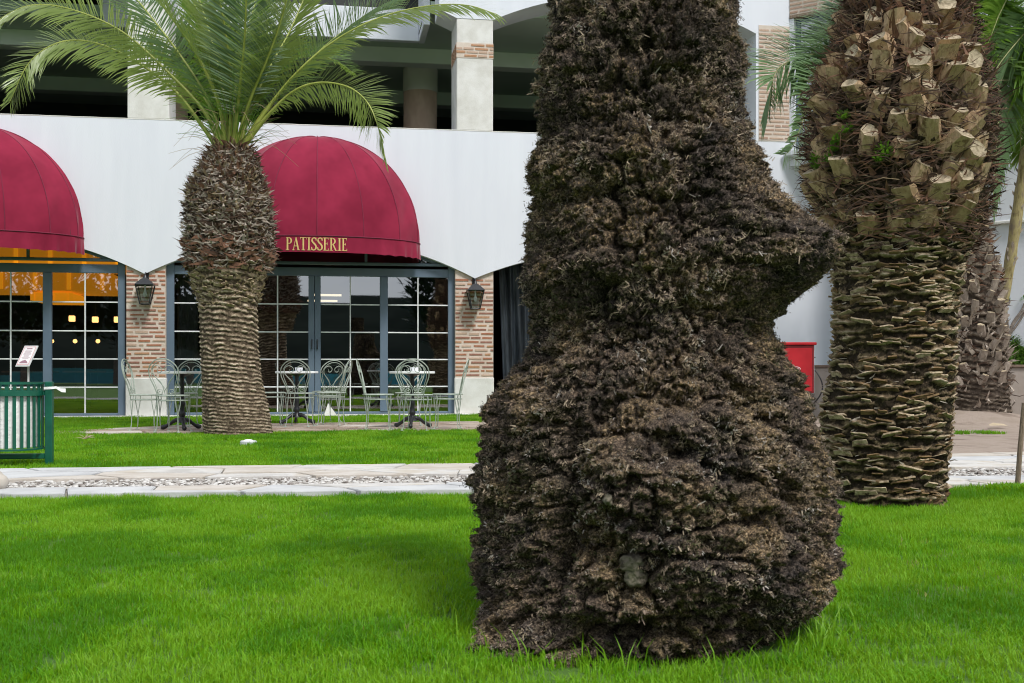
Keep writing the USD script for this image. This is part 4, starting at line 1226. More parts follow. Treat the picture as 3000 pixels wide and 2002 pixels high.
# ------------------------------------------------------------------ right: low wall, red cabinet, bank, shrub, pole, stake
lw = [np.array([3.9, 18.75]), np.array([10.5, 16.6])]
dv = lw[1] - lw[0]; la = math.atan2(dv[1], dv[0]); ll = np.linalg.norm(dv)
LW = thing("low_wall", "low beige rendered garden wall with a dark cap behind the palms", "wall", (lw[0][0], lw[0][1], 0), la)
obj("body", cbx(0, ll, 0, .22, -.2, .82, .01), M["low_wall"], LW)
obj("cap", cbx(-.02, ll, -.03, .25, .821, .865, .008), M["wall_cap"], LW)
cY = 17.3
cc = at(2330, 1085, cY)
CB = thing("red_cabinet", "red metal fire cabinet on legs beside the low wall", "cabinet", (cc[0], cY, 0), -.03)
cl, cr = (2280 - 2330) / F * cY - .05, (2381 - 2330) / F * cY
z1c, z0c = at(0, 1012, cY)[2], at(0, 1152, cY)[2]
obj("body", cbx(cl, cr, -.10, .14, z0c, z1c, .006), M["grey_paint"], CB)
obj("front", cbx(cl + .002, cr - .012, -.125, -.102, z0c + .002, z1c - .004, .006), M["red_dark"], CB)
obj("door", cbx(cl + .03, cr - .045, -.138, -.127, z0c + .03, z1c - .045, .005), M["red_paint"], CB)
obj("lid", cbx(cl - .03, cr + .025, -.16, .17, z1c + .001, z1c + .045, .012), M["red_paint"], CB)
obj("hinge", cbx(cr - .004, cr + .03, -.05, -.03, z1c - .20, z1c - .185, .003), M["black_metal"], CB)
for s in (cl + .05, cr - .05):
    obj("leg", cbx(s - .02, s + .02, -.02, .02, -.1, z0c - .002, .004), M["grey_paint"], CB)
xb_, zb_ = (2336 - 2330) / F * cY, at(0, 1081, cY - .14)[2]
el = lambda rx, rz: affinity.translate(affinity.scale(Point(0, 0).buffer(1, 24), rx, rz), xb_ - .05, zb_)
mb = MB(); mb.add(slab_xz(el(.068, .034).difference(el(.061, .027)), -.1405, -.139))
tmx = meshkit.text_mesh("H", .030, .0015, True)
v_ = np.array(tmx.vertices); mb.add(np.stack([v_[:, 0] + xb_ - .032, -.139 - v_[:, 2], v_[:, 1] + zb_ - .015], 1), np.array(tmx.faces))
obj("badge", mb, M["white_mark"], CB)
cbp = spline([at(2388, 1085, 17.15), at(2404, 1110, 17.1), at(2410, 1135, 17.1), at(2402, 1160, 17.1), at(2385, 1182, 17.15)], 24)
tag(obj("cable", tube(cbp, .011, 5), M["black_metal"]), "thin black cable hanging in a loop beside the red cabinet", "cable")

# planted bank behind the low wall
bk = np.stack(list(np.meshgrid(np.linspace(3.6, ll, 60), np.linspace(.22, 1.3, 16), indexing="xy")) + [np.zeros((16, 60))], -1)
bk[..., 2] = .78 + np.clip((bk[..., 1] - .22) * 1.5, 0, .56) + .06 * (meshkit.fbm(bk * 2, 3, 4) - .5)
obj("bank", xform(open_grid(bk), (lw[0][0], lw[0][1], 0), la), M["soil"], None, True, kind="structure")


def leaf_clump(n, size, seed, flat=.5):
    r = np.random.RandomState(seed); mb = MB()
    for _ in range(n):
        a_ = r.uniform(0, 2 * PI); el_ = r.uniform(.1, 1.3)
        d = np.array([math.cos(a_) * math.cos(el_), math.sin(a_) * math.cos(el_), math.sin(el_) * flat + .2]); d /= np.linalg.norm(d)
        s = np.cross(d, [0, 0, 1]); s /= np.linalg.norm(s)
        b = d * size * r.uniform(.1, .6); L_ = size * r.uniform(.22, .5); w = L_ * r.uniform(.35, .55)
        up_ = np.cross(s, d)
        mb.add([b, b + d * L_ * .5 + s * w * .5 - up_ * .02 * L_, b + d * L_ - up_ * .15 * L_, b + d * L_ * .5 - s * w * .5], [[0, 1, 2], [0, 2, 3]])
    return mb


r = np.random.RandomState(12)
n = 2600
u_, w_ = r.uniform(3.7, ll, n), r.uniform(.25, 1.2, n)
pz = .80 + np.clip((w_ - .22) * 1.5, 0, .56)
pp = np.stack([lw[0][0] + u_ * math.cos(la) - w_ * math.sin(la), lw[0][1] + u_ * math.sin(la) + w_ * math.cos(la), pz], 1)
a_ = r.uniform(0, 2 * PI, n)
instancer("ground_cover", [(leaf_clump(16, .11, 1), M["cover"]), (leaf_clump(16, .11, 2), M["cover"]), (leaf_clump(14, .10, 3), M["weed"])], pp, r.choice([0, 0, 1, 1, 2], n),
          np.stack([np.cos(a_ / 2), 0 * a_, 0 * a_, np.sin(a_ / 2)], 1), r.uniform(.7, 1.3, n), None, "leafy green ground cover on the bank above the low wall", "ground cover")
# pruned shrub
sb = atq(2312, 790, 17.7)
SH = thing("pruned_shrub", "bare pruned shrub with leaf tufts at its branch ends on the planted bank", "shrub", sb)
mb = MB(); ends = []
for c in ([(2316, 768), (2325, 740), (2345, 712), (2352, 693)], [(2314, 770), (2312, 740), (2310, 712), (2311, 698)], [(2316, 765), (2332, 735), (2362, 700), (2372, 690)], [(2312, 775), (2335, 745), (2350, 720), (2358, 705)]):
    P = np.array([atq(a, b, 17.7 + .05 * i) for i, (a, b) in enumerate(c)])
    P = np.vstack([sb + [0, 0, -.05], P]) - sb
    mb.add(tube(spline(P, 16), np.linspace(.024, .013, 16), 6)); ends.append(P[-1])
obj("branches", mb, M["twig"], SH, True)
mb = MB()
for i, e in enumerate(ends):
    v, f = leaf_clump(26, .12, 20 + i, .9).get(); mb.add(v + e, f)
obj("leaves", mb, M["weed"], SH)
# leaning slim trunk
P = np.array([atq(2262, 860, 16.9), atq(2285, 760, 16.9), atq(2300, 700, 16.9), atq(2318, 600, 16.85), atq(2336, 480, 16.8), atq(2352, 370, 16.75), atq(2375, 180, 16.7), atq(2392, 20, 16.6)])
P = np.vstack([[P[0][0] - .25, P[0][1], -.05], P])
c = spline(P, 90)
sec = 1 + .10 * (meshkit.noise(c * 6, 5) - .5) + .05 * np.sin(np.arange(90) * .9)
LT = thing("leaning_trunk", "slim yellowish leaning trunk rising past the back palm at the right edge", "tree", c[0])
obj("trunk", tube(c - c[0], .082 * sec, 14), M["pole_bark"], LT, True)
mb = MB(); rr = np.random.RandomState(5)
for k in range(40):
    i = rr.randint(20, 85); a_ = rr.uniform(0, 2 * PI); d = np.array([math.cos(a_), math.sin(a_), -.2])
    b = c[i] - c[0] + d * .08
    mb.add([b, b + d * .02 + [0.02, 0, .06], b + d * .035 + [0, 0, .10], b + d * .015 + [-.02, 0, .05]], [[0, 1, 2], [0, 2, 3]])
obj("loose_sheath", mb, M["fibre_grey"], LT)
# stake
sY = 7.75
P = np.array([at(2335 * Q, 1116 * Q, 7.25), at(2341 * Q, 1030 * Q, 7.25), at(2350 * Q, 925 * Q, 7.25)])
tag(obj("wooden_stake", tube(np.vstack([P[0] - (P[1] - P[0]) * .15, P]), [.018, .018, .017, .015], 8), M["wood_grey"]), "thin weathered wooden stake leaning by the path at the right edge", "stake")
# small rock at the left edge of the path
m = trimesh.creation.icosphere(3, 1.0); v = np.array(m.vertices)
v = v * (1 + .5 * (meshkit.fbm(v * 1.5 + 4, 3, 1)[:, None] - .5)) * [.11, .12, .10]
ed = at(-34, 1455, 7.0)
tag(obj("boundary_stone", (v + [ed[0], 7.0, .07], np.array(m.faces)), M["stone_c"], None, True), "pale rounded stone at the left edge of the path", "stone")
# flat litter pieces on the earth by the back palm
for i, (qx, qy, Y_) in enumerate(((2290, 992, 14.2), (2330, 966, 16.4))):
    p = atq(qx, qy, Y_)
    v = np.array([[-.17, -.05, 0], [.02, -.07, .01], [.18, -.02, .0], [.12, .06, .03], [-.05, .09, .05], [-.14, .05, .02]]) * (0.7 if i == 0 else 0.8)
    tag(obj("bark_chip", (v + [p[0], Y_, .07], np.array([[0, 1, 5], [1, 4, 5], [1, 3, 4], [1, 2, 3]])), M["dead_leaf"]),
        "pale curled bark chip on the earth in front of the back palm" if i == 0 else "pale bark chip on the earth at the foot of the low wall", "bark chip")

# ------------------------------------------------------------------ palms
def frond(parent, ctrl, Lf=.42, npairs=140, mt="frond", rmt="rachis", seed=0, vee=.42, petiole=.16, droop=.10, rad=.022, center=None, wide=.0075, roll=0.0):
    """one feather leaf: a rachis along ctrl and its leaflets"""
    r = np.random.RandomState(seed)
    c = spline(ctrl, 64)
    T = np.gradient(c, axis=0); T /= np.linalg.norm(T, axis=1, keepdims=True)
    cen = c[0] if center is None else np.asarray(center)
    rad_out = c[-1] - cen; rad_out[2] = 0; nr = np.linalg.norm(rad_out)
    inward = -rad_out / nr if nr > .05 else np.array([0, 1.0, 0])
    N = np.array([0, 0, 1.0]) + .35 * inward
    N = N - (T @ N)[:, None] * T; N /= np.maximum(np.linalg.norm(N, axis=1, keepdims=True), 1e-6)
    S = np.cross(T, N)
    rl = roll * np.clip(np.linspace(0, 1, 64) / .3, 0, 1)[:, None]
    N, S = N * np.cos(rl) - S * np.sin(rl), S * np.cos(rl) + N * np.sin(rl)
    length = np.sum(np.linalg.norm(np.diff(c, axis=0), axis=1))
    s_ = np.linspace(petiole, 1.0, npairs)
    mb_v, mb_f, k0 = [], [], 0
    for side in (-1, 1):
        for t in s_:
            t = min(max(t + r.uniform(-.004, .004), 0), 1)
            x = t * 63; i = min(int(x), 62); w = x - i
            p = c[i] * (1 - w) + c[i + 1] * w; tt = T[i]; nn = N[i]; ss = S[i] * side
            u = (t - petiole) / (1 - petiole)
            prof = min(1, .35 + 3.2 * u) * (1 - .62 * max(0, (u - .55) / .45) ** 1.3)
            l = 1.14 * Lf * prof * r.uniform(.86, 1.12)
            al = math.radians(74 - 40 * u + r.uniform(-9, 9)); be = vee * r.uniform(.3, 1.5)
            d = math.cos(al) * tt + math.sin(al) * (math.cos(be) * ss + math.sin(be) * nn)
            d /= np.linalg.norm(d)
            wv = np.cross(d, nn); wv /= max(np.linalg.norm(wv), 1e-6)
            wv = wv * math.cos(.6) + np.cross(d, wv) * math.sin(.6) * side
            g = np.array([0, 0, -1.0]) * droop * r.uniform(.5, 1.6)
            ww = wide * (.75 + .5 * prof)
            P0 = p; P1 = p + d * l * .38 + g * l * .10; P2 = p + d * l * .74 + g * l * .42; P3 = p + d * l + g * l
            mb_v += [P0 - wv * ww * .5, P0 + wv * ww * .5, P1 - wv * ww, P1 + wv * ww, P2 - wv * ww * .7, P2 + wv * ww * .7, P3]
            mb_f += [[k0, k0 + 1, k0 + 3], [k0, k0 + 3, k0 + 2], [k0 + 2, k0 + 3, k0 + 5], [k0 + 2, k0 + 5, k0 + 4], [k0 + 4, k0 + 5, k0 + 6]]
            k0 += 7
    fr = obj("frond", (np.array(mb_v), np.array(mb_f)), M[mt], parent)
    rr_ = rad * np.interp(np.linspace(0, 1, 64), [0, .06, .3, 1], [1.35, 1.0, .55, .12])
    obj("rachis", tube(c, rr_, 6), M[rmt], fr, True)
    return fr


def trunk_mesh(axis, zs, radius, nphi, rows, amp, seed, slope=0.02, cell=13, wob=1.0, fine=.006, wave=.07, rough=0.0, jit=.06, drop=.25, bowd=.4):
    """leaf-base rings: axis(z) -> centre xy, radius(z), rows(z) -> ring phase; returns the grid (nz, nphi, 3) and how proud each spot stands"""
    phi = np.linspace(0, 2 * PI, nphi, endpoint=False)
    Z, PH = np.meshgrid(zs, phi, indexing="ij")
    base = radius(Z, PH)
    P = np.stack([np.cos(PH) * 3, np.sin(PH) * 3, Z * 6], -1)
    ph = rows(Z) + wob * .55 * (meshkit.fbm(P * .9, 3, seed) - .5) * 2 + slope * PH * cell / (2 * PI) + .10 * np.sin(PH * 2 + seed) + wave * np.sin(PH * cell + 5 * meshkit.noise(P * .5, seed + 4)) + rough * (meshkit.fbm(P * [1.1, 1.1, 1.5], 4, seed + 8) - .5) * 2.2
    row = np.floor(ph); t = ph - row
    # lens-shaped scars, set off from row to row
    cellp = PH * cell / (2 * PI) + .5 * (row % 2) + .8 * (meshkit.noise(np.stack([row * 7.3, np.cos(PH), np.sin(PH)], -1), seed + 1) - .5)
    cid = np.floor(cellp) % cell
    hsh = lambda k: meshkit.noise(np.stack([np.round(cid * 5 + .01), np.round(row * 3), np.full_like(row, k)], -1), seed + 30 + k)
    t = np.clip(t + jit * (hsh(1) - .5), 0, .999)
    lift = 1 - drop * hsh(2)
    bow = np.abs(np.sin(PI * cellp)) ** .6
    up = np.clip((t - .30) / .14, 0, 1) ** 1.2
    dn = 1 - .80 * np.clip((t - .44) / .56, 0, 1) ** .8
    rag = meshkit.noise(P * [2.5, 2.5, 1.2], seed + 2)
    h = lift * up * dn * (1 - bowd + bowd * bow) * np.clip(.15 + 1.5 * rag + rough * 1.6 * (meshkit.fbm(P * [1.3, 1.3, 1.8], 2, seed + 9) - .5), .08, 1.5)
    h2 = (meshkit.fbm(P * [4.0, 4.0, 6.5], 3, seed + 3) - .5)
    Rr = base + amp(Z) * (h - .45) + fine * 2 * h2
    ax_ = axis(Z)
    V = np.stack([ax_[0] + Rr * np.cos(PH), ax_[1] + Rr * np.sin(PH), Z + amp(Z) * .25 * h], -1)
    return V, np.clip(h * 1.05, 0, 1).reshape(-1)


def with_proud(o, val):
    UsdGeom.PrimvarsAPI(o).CreatePrimvar("proud", Sdf.ValueTypeNames.FloatArray, "vertex").Set(Vt.FloatArray.FromNumpy(np.asarray(val, np.float32)))
    return o


def plates(n, place, lo, hi, wlo, whi, seed):
    """broken leaf-base lips: short blunt plates, thicker than they look, leaning out"""
    r = np.random.RandomState(seed)
    V, Fc, k = [], [], 0
    for _ in range(n):
        p, o, d = place(r)
        l = r.uniform(lo, hi); w = r.uniform(wlo, whi)
        s = np.cross([0, 0, 1.0], o) + np.array([0, 0, r.uniform(-.25, .25)]); s /= np.linalg.norm(s)
        u = o * r.uniform(.5, 1.0) + np.array([0, 0, 1.0]) * r.uniform(.15, .9); u /= np.linalg.norm(u)
        t = np.cross(s, u) * r.uniform(.002, .006)
        prof = [r.uniform(.55, 1.0) for _ in range(4)]
        for sg in (-1, 1):
            V += [p - s * w - u * .02 + t * sg, p - s * w * .85 + u * l * prof[0] + t * sg, p - s * w * .3 + u * l * prof[1] + t * sg, p + s * w * .35 + u * l * prof[2] + t * sg, p + s * w * .9 + u * l * prof[3] + t * sg, p + s * w - u * .02 + t * sg]
        a_, b_ = k, k + 6
        Fc += [[a_, a_ + 2, a_ + 1], [a_, a_ + 3, a_ + 2], [a_, a_ + 4, a_ + 3], [a_, a_ + 5, a_ + 4], [b_, b_ + 1, b_ + 2], [b_, b_ + 2, b_ + 3], [b_, b_ + 3, b_ + 4], [b_, b_ + 4, b_ + 5]]
        for j in range(5):
            Fc += [[a_ + j, a_ + j + 1, b_ + j + 1], [a_ + j, b_ + j + 1, b_ + j]]
        k += 12
    return np.array(V), np.array(Fc)


def flakes(n, place, lo, hi, wlo, whi, seed, bend=.3, segs=2):
    """ragged fibre pieces: place(r) -> (point, outward direction, growth direction)"""
    r = np.random.RandomState(seed)
    V, Fc, k = [], [], 0
    for _ in range(n):
        p, o, d = place(r)
        l = r.uniform(lo, hi); w = r.uniform(wlo, whi)
        s = np.cross(d, o); s /= max(np.linalg.norm(s), 1e-6)
        a1 = d * l * .5 + o * l * bend * r.uniform(-.2, .8); a2 = d * l + o * l * bend * r.uniform(-.5, 1.2) + s * l * r.uniform(-.3, .3)
        V += [p - s * w, p + s * w, p + a1 - s * w * .8, p + a1 + s * w * .8, p + a2 + s * w * r.uniform(-.4, .4)]
        Fc += [[k, k + 1, k + 3], [k, k + 3, k + 2], [k + 2, k + 3, k + 4]]
        k += 5
    return np.array(V), np.array(Fc)


# --- slim palm on the left
pY = 13.45
prof_q = [  # q y, left, right
    (1006, 472, 628), (985, 468, 624), (950, 466, 618), (900, 466, 606), (850, 464, 597), (800, 462, 592), (750, 460, 589), (700, 458, 590), (668, 450, 596), (640, 440, 606), (610, 432, 618), (580, 429, 624), (550, 427, 627),
    (500, 428, 624), (450, 430, 616), (420, 438, 607), (390, 452, 599), (360, 470, 590), (338, 486, 580), (325, 500, 570)]
pq = np.array(prof_q)
zq = np.array([atq(0, y, pY)[2] for y in pq[:, 0]]); xl = (pq[:, 1] - 1175) * Q / F * pY; xr = (pq[:, 2] - 1175) * Q / F * pY
o_ = np.argsort(zq); zq, xl, xr = zq[o_], xl[o_], xr[o_]
zq[0] = min(zq[0], -.03)
ctrl_c = lambda z: np.interp(z, zq, (xl + xr) / 2); ctrl_r = lambda z: np.interp(z, zq, (xr - xl) / 2) - np.interp(z, [1.9, 2.15, 2.9, 3.2, 3.5], [0, .03, .045, .06, .07])
cbase = np.array([float(ctrl_c(0)), pY, 0.0])
PL = thing("palm_tree", "slim ringed palm with a green arching crown between the two awnings", "palm tree", cbase)
zs = np.linspace(-.05, 3.46, 430)
dz_row = lambda z: np.interp(z, [0, .25, .8, 1.6, 2.1, 3.5], [.036, .040, .052, .068, .085, .10])
zz_ = np.linspace(-.1, 3.6, 600); cum = np.cumsum(1 / dz_row(zz_)) * (zz_[1] - zz_[0])
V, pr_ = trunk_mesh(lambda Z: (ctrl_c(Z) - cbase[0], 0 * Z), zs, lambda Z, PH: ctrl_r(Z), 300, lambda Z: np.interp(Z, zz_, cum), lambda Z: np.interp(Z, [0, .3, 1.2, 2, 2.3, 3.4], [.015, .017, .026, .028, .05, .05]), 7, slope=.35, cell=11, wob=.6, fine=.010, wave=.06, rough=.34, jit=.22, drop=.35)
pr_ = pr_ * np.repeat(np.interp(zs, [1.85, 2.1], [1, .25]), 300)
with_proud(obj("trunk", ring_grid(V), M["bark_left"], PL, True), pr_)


def place_on(cfun, rfun, za, zb, yc, dirf, rofs=0.0, shelf=0.0):
    def f(r):
        z = r.uniform(za, zb); a_ = r.uniform(0, 2 * PI)
        if shelf > 0 and r.uniform() < .75:
            z = round((z + .02 * math.sin(3 * a_)) / shelf) * shelf - .02 * math.sin(3 * a_) + r.normal(0, .012)
        o = np.array([math.cos(a_), math.sin(a_), 0.0])
        R = float(rfun(z)) + rofs * r.uniform(-1, 1)
        p = np.array([float(cfun(z)), yc, z]) + o * R
        return p, o, dirf(r, o)
    return f


def up_out(r, o):
    d = np.array([0, 0, 1.0]) * r.uniform(.4, 1) + o * r.uniform(.1, .8) + np.cross([0, 0, 1.0], o) * r.uniform(-.7, .7)
    return d / np.linalg.norm(d)


def around(r, o):
    d = np.cross([0, 0, 1.0], o) * r.choice([-1, 1]) + np.array([0, 0, 1.0]) * r.uniform(-.5, .6) + o * r.uniform(-.1, .5)
    return d / np.linalg.norm(d)


cl0 = lambda z: ctrl_c(z) - cbase[0]
for i, (n_, za, zb, dirf, lo, hi, w0, w1, mt, bd) in enumerate((
        (1100, 2.05, 3.38, up_out, .04, .11, .007, .022, "fibre_grey", .7), (2000, 2.0, 3.42, around, .05, .16, .003, .011, "fibre_grey", .5), (1500, 2.0, 3.45, around, .06, .2, .004, .014, "fibre", .4),
        (1200, 2.0, 3.42, up_out, .04, .10, .006, .022, "fibre", .4), (260, 1.98, 2.35, around, .08, .2, .012, .030, "fibre_red", .4), (260, 1.55, 2.1, up_out, .02, .06, .006, .016, "fibre_tan", .4), (380, 2.9, 3.5, up_out, .06, .15, .010, .03, "fibre_red", .3),
        (500, 1.7, 2.4, up_out, .03, .07, .01, .02, "fibre_tan", .4), (800, 2.6, 3.45, up_out, .05, .12, .006, .02, "fibre_tan", .35))):
    obj(("dry_sheath", "trunk_fibre")[i in (1, 2, 4)], flakes(n_, place_on(cl0, ctrl_r, za, zb, 0, dirf, .035, .095 if i in (0, 1, 3, 7) else 0), lo, hi, w0, w1, 60 + i, bd), M[mt], PL, kind="stuff")

for k, (n_, za, zb, mt, wl, wh) in enumerate(((230, 1.5, 2.1, "lip_pale", .02, .05), (260, 2.05, 3.35, "fibre_grey", .018, .04), (200, 2.05, 3.4, "lip_brown", .02, .05), (120, 2.7, 3.4, "lip_pale", .02, .045))):
    obj("leaf_base_lip", plates(n_, place_on(cl0, lambda z: ctrl_r(z) + (.012 if za > 2 else -.004), za, zb, 0, up_out, .01, .095 if za > 2 else 0), .02, .055, wl, wh, 420 + k), M[mt], PL, kind="stuff")
top = np.array([atq(533, 338, pY)[0], pY, atq(533, 338, pY)[2]])


def pf(pts, ydepth, mt="frond", **kw):
    """a frond of the left palm through photograph points (3000 px), its tip ydepth nearer or farther than the trunk"""
    pts = np.array(pts, float)
    d = np.r_[0, np.cumsum(np.linalg.norm(np.diff(pts, axis=0), axis=1))]; d /= d[-1]
    C = np.array([at(p[0], p[1], pY + ydepth * (u ** 1.2)) for p, u in zip(pts, d)])
    ct = np.vstack([C - cbase])
    return frond(PL, ct, mt=mt, center=top - cbase, **kw)


FR = [
    ([(640, 440), (600, 380), (510, 264), (383, 172), (270, 124), (170, 126), (85, 185), (28, 300)], -.6, dict(Lf=.40, vee=.12, droop=.16, roll=1.05)),
    ([(648, 432), (600, 330), (500, 220), (360, 95), (215, 30), (100, 15), (10, 50), (-60, 120)], -.3, dict(Lf=.42, vee=.2, droop=.14, roll=1.0)),
    ([(655, 432), (612, 300), (540, 180), (450, 60), (370, -30), (250, -110), (100, -150)], .5, dict(Lf=.50, roll=.7)),
    ([(660, 430), (640, 300), (570, 150), (480, 20), (400, -110), (300, -200)], -.8, dict(Lf=.50, roll=.5)),
    ([(668, 430), (655, 280), (620, 120), (570, -40), (510, -190)], .9, dict(Lf=.48)),
    ([(675, 436), (676, 300), (668, 150), (640, -20), (600, -200)], -.7, dict(Lf=.50)),
    ([(684, 438), (700, 280), (716, 120), (722, -40), (720, -210)], -1.1, dict(Lf=.52, vee=.3)),
    ([(692, 434), (730, 300), (780, 180), (820, 70), (850, -50), (860, -180)], -.9, dict(Lf=.48, roll=-.5)),
    ([(700, 430), (735, 320), (790, 200), (850, 90), (905, -40), (940, -150)], .9, dict(Lf=.48, roll=-.5)),
    ([(704, 436), (770, 340), (850, 235), (940, 150), (1040, 85), (1150, 40), (1270, 16), (1370, 16), (1455, 42)], -.35, dict(Lf=.50, vee=.2, droop=.1, roll=-.85)),
    ([(706, 430), (780, 320), (880, 205), (990, 105), (1110, 25), (1240, -40)], .7, dict(Lf=.52, roll=-.7)),
    ([(706, 440), (780, 345), (857, 270), (934, 243), (1019, 255), (1074, 298), (1104, 360), (1122, 430), (1128, 465)], -.75, dict(Lf=.38, vee=.08, droop=.10, roll=-1.1)),
    ([(690, 432), (740, 300), (810, 210), (880, 170), (960, 170), (1030, 210)], 1.5, dict(Lf=.42)),
    ([(660, 432), (610, 310), (540, 220), (460, 170), (380, 165), (310, 200)], 1.5, dict(Lf=.42)),
    ([(676, 436), (690, 260), (715, 120), (745, 20), (780, -100)], 1.6, dict(Lf=.46)),
    ([(670, 436), (640, 250), (600, 90), (545, -30), (470, -120)], 1.7, dict(Lf=.46)),
]
for i, (pts, yd, kw) in enumerate(FR):
    pf(pts, yd, mt=("frond", "frond", "frond_cool", "frond")[i % 4] if i not in (12, 13, 14, 15) else "frond_bright", seed=100 + i, rad=.030, **kw)
# short young spears and thread-like loose leaflets in the heart
r = np.random.RandomState(3)
mb = MB()
for k in range(150):
    a_ = r.uniform(0, 2 * PI); el_ = r.uniform(.2, 1.5)
    b = top - cbase + np.array([math.cos(a_) * .2, math.sin(a_) * .2, r.uniform(-.05, .55)])
    d = np.array([math.cos(a_) * math.cos(el_), math.sin(a_) * math.cos(el_), math.sin(el_)]); l = r.uniform(.2, .65)
    mb.add(tube(spline([b, b + d * l * .5, b + d * l + [0, 0, -.25 * l * r.uniform(0, 1.2)]], 7), np.linspace(.0055, .0015, 7), 3, False))
obj("young_spears", mb, M["frond_bright"], PL, kind="stuff")
mb = MB()
for k in range(46):
    a_ = r.uniform(0, 2 * PI); el_ = r.uniform(-.3, .9)
    b = top - cbase + np.array([math.cos(a_) * .22, math.sin(a_) * .22, r.uniform(-.12, .4)])
    d = np.array([math.cos(a_) * math.cos(el_), math.sin(a_) * math.cos(el_), math.sin(el_)]); l = r.uniform(.25, .6)
    mb.add(tube(spline([b, b + d * l * .5, b + d * l + [0, 0, -.5 * l * r.uniform(.2, 1)]], 7), np.linspace(.004, .0015, 7), 3, False))
obj("dry_threads", mb, M["fibre_tan"], PL, kind="stuff")

# --- cut frond stubs
def stub_mesh(p, o, w, h, l, rise, seed, cut=.3):
    """a sawn-off leaf base: p on the trunk, o outward; w wide, h thick, l long"""
    r = random.Random(seed)
    up_ = np.array([0, 0, 1.0]); s = np.cross(up_, o); s /= np.linalg.norm(s)
    d = o * math.cos(rise) + up_ * math.sin(rise) + s * r.uniform(-.32, .32); d /= np.linalg.norm(d)
    s = np.cross(up_, d); s /= np.linalg.norm(s)
    nn = np.cross(d, s) * -1
    nn = np.cross(s, d)
    # six-sided section: keeled outside, flat towards the trunk
    sec = [(-.5, -.10), (-.36, -.46), (.0, -.74), (.36, -.46), (.5, -.10), (.40, .36), (0, .46), (-.40, .36)]
    jig = [(r.uniform(-.05, .05), r.uniform(-.05, .05)) for _ in sec]
    V = []
    for u, (sc, off) in zip((0, .35, .75, 1.0), ((1.2, -.06), (1.05, 0), (.90, 0), (.80, 0))):
        V_tw = r.uniform(-.25, .25)
        for (a_, b_), (ja, jb) in zip(sec, jig):
            a_, b_ = a_ * math.cos(V_tw * u) - b_ * math.sin(V_tw * u), a_ * math.sin(V_tw * u) + b_ * math.cos(V_tw * u)
            slant = (b_ * cut + a_ * .15 * (1 if seed % 2 else -1)) * h * 1.1 if u == 1.0 else 0
            V.append(p + d * (l * (u - .15) + slant) + s * (a_ + ja) * w * sc + nn * (b_ + jb) * h * sc)
    m_ = len(sec)
    V = np.array(V)
    Fc = []
    for k in range(3):
        for i in range(m_):
            j = (i + 1) % m_
            Fc += [[k * m_ + i, k * m_ + j, (k + 1) * m_ + j], [k * m_ + i, (k + 1) * m_ + j, (k + 1) * m_ + i]]
    rim = V[3 * m_:]; cen = rim.mean(0)
    inner = cen + (rim - cen) * .86 - d * .004
    cap_v = np.vstack([rim, inner, [cen - d * .012]])
    cap_f = []
    for i in range(m_):
        j = (i + 1) % m_
        cap_f += [[i, j, m_ + j], [i, m_ + j, m_ + i], [m_ + i, m_ + j, 2 * m_]]
    return (V, np.array(Fc)), (cap_v, np.array(cap_f))


# --- stubby palm on the right
sY_ = 6.55
prof_q = [(1172, 1898, 2166), (1150, 1898, 2166), (1100, 1890, 2168), (1050, 1888, 2172), (1000, 1884, 2177), (950, 1886, 2180), (900, 1894, 2184), (850, 1906, 2187), (800, 1913, 2189), (700, 1915, 2192), (620, 1913, 2206), (570, 1902, 2222), (520, 1884, 2240),
          (450, 1872, 2254), (400, 1866, 2260), (340, 1864, 2264), (300, 1866, 2264), (250, 1870, 2262), (200, 1880, 2255), (160, 1898, 2240), (120, 1920, 2226), (80, 1938, 2212), (40, 1948, 2204), (0, 1952, 2202), (-60, 1955, 2200), (-200, 1960, 2195)]
pq = np.array(prof_q)
zq2 = np.array([atq(0, y, sY_)[2] for y in pq[:, 0]]); xl2 = (pq[:, 1] - 1175) * Q / F * sY_; xr2 = (pq[:, 2] - 1175) * Q / F * sY_
o_ = np.argsort(zq2); zq2, xl2, xr2 = zq2[o_], xl2[o_], xr2[o_]
zq2[0] = min(zq2[0], -.05)
rc = lambda z: np.interp(z, zq2, (xl2 + xr2) / 2); rrad = lambda z: np.interp(z, zq2, (xr2 - xl2) / 2) * .985
rb = np.array([float(rc(0)), sY_, 0.0])
PR = thing("palm_tree", "thick stubby palm with pale sawn-off frond stubs, right of the bulbous trunk", "palm tree", rb)
zs = np.linspace(-.05, 3.4, 560)
dzr = lambda z: np.interp(z, [0, .5, 1.0, 1.4, 1.8, 3.5], [.046, .047, .049, .054, .09, .11])
cum2 = np.cumsum(1 / dzr(zz_)) * (zz_[1] - zz_[0])
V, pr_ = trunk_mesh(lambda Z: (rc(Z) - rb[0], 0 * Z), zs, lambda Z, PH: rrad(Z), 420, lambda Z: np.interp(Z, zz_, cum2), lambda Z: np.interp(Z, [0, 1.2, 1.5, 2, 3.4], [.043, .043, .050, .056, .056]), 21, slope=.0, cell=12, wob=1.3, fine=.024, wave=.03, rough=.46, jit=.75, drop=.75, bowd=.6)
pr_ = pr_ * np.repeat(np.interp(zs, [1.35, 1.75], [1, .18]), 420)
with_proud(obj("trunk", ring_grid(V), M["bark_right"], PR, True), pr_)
cr0 = lambda z: rc(z) - rb[0]
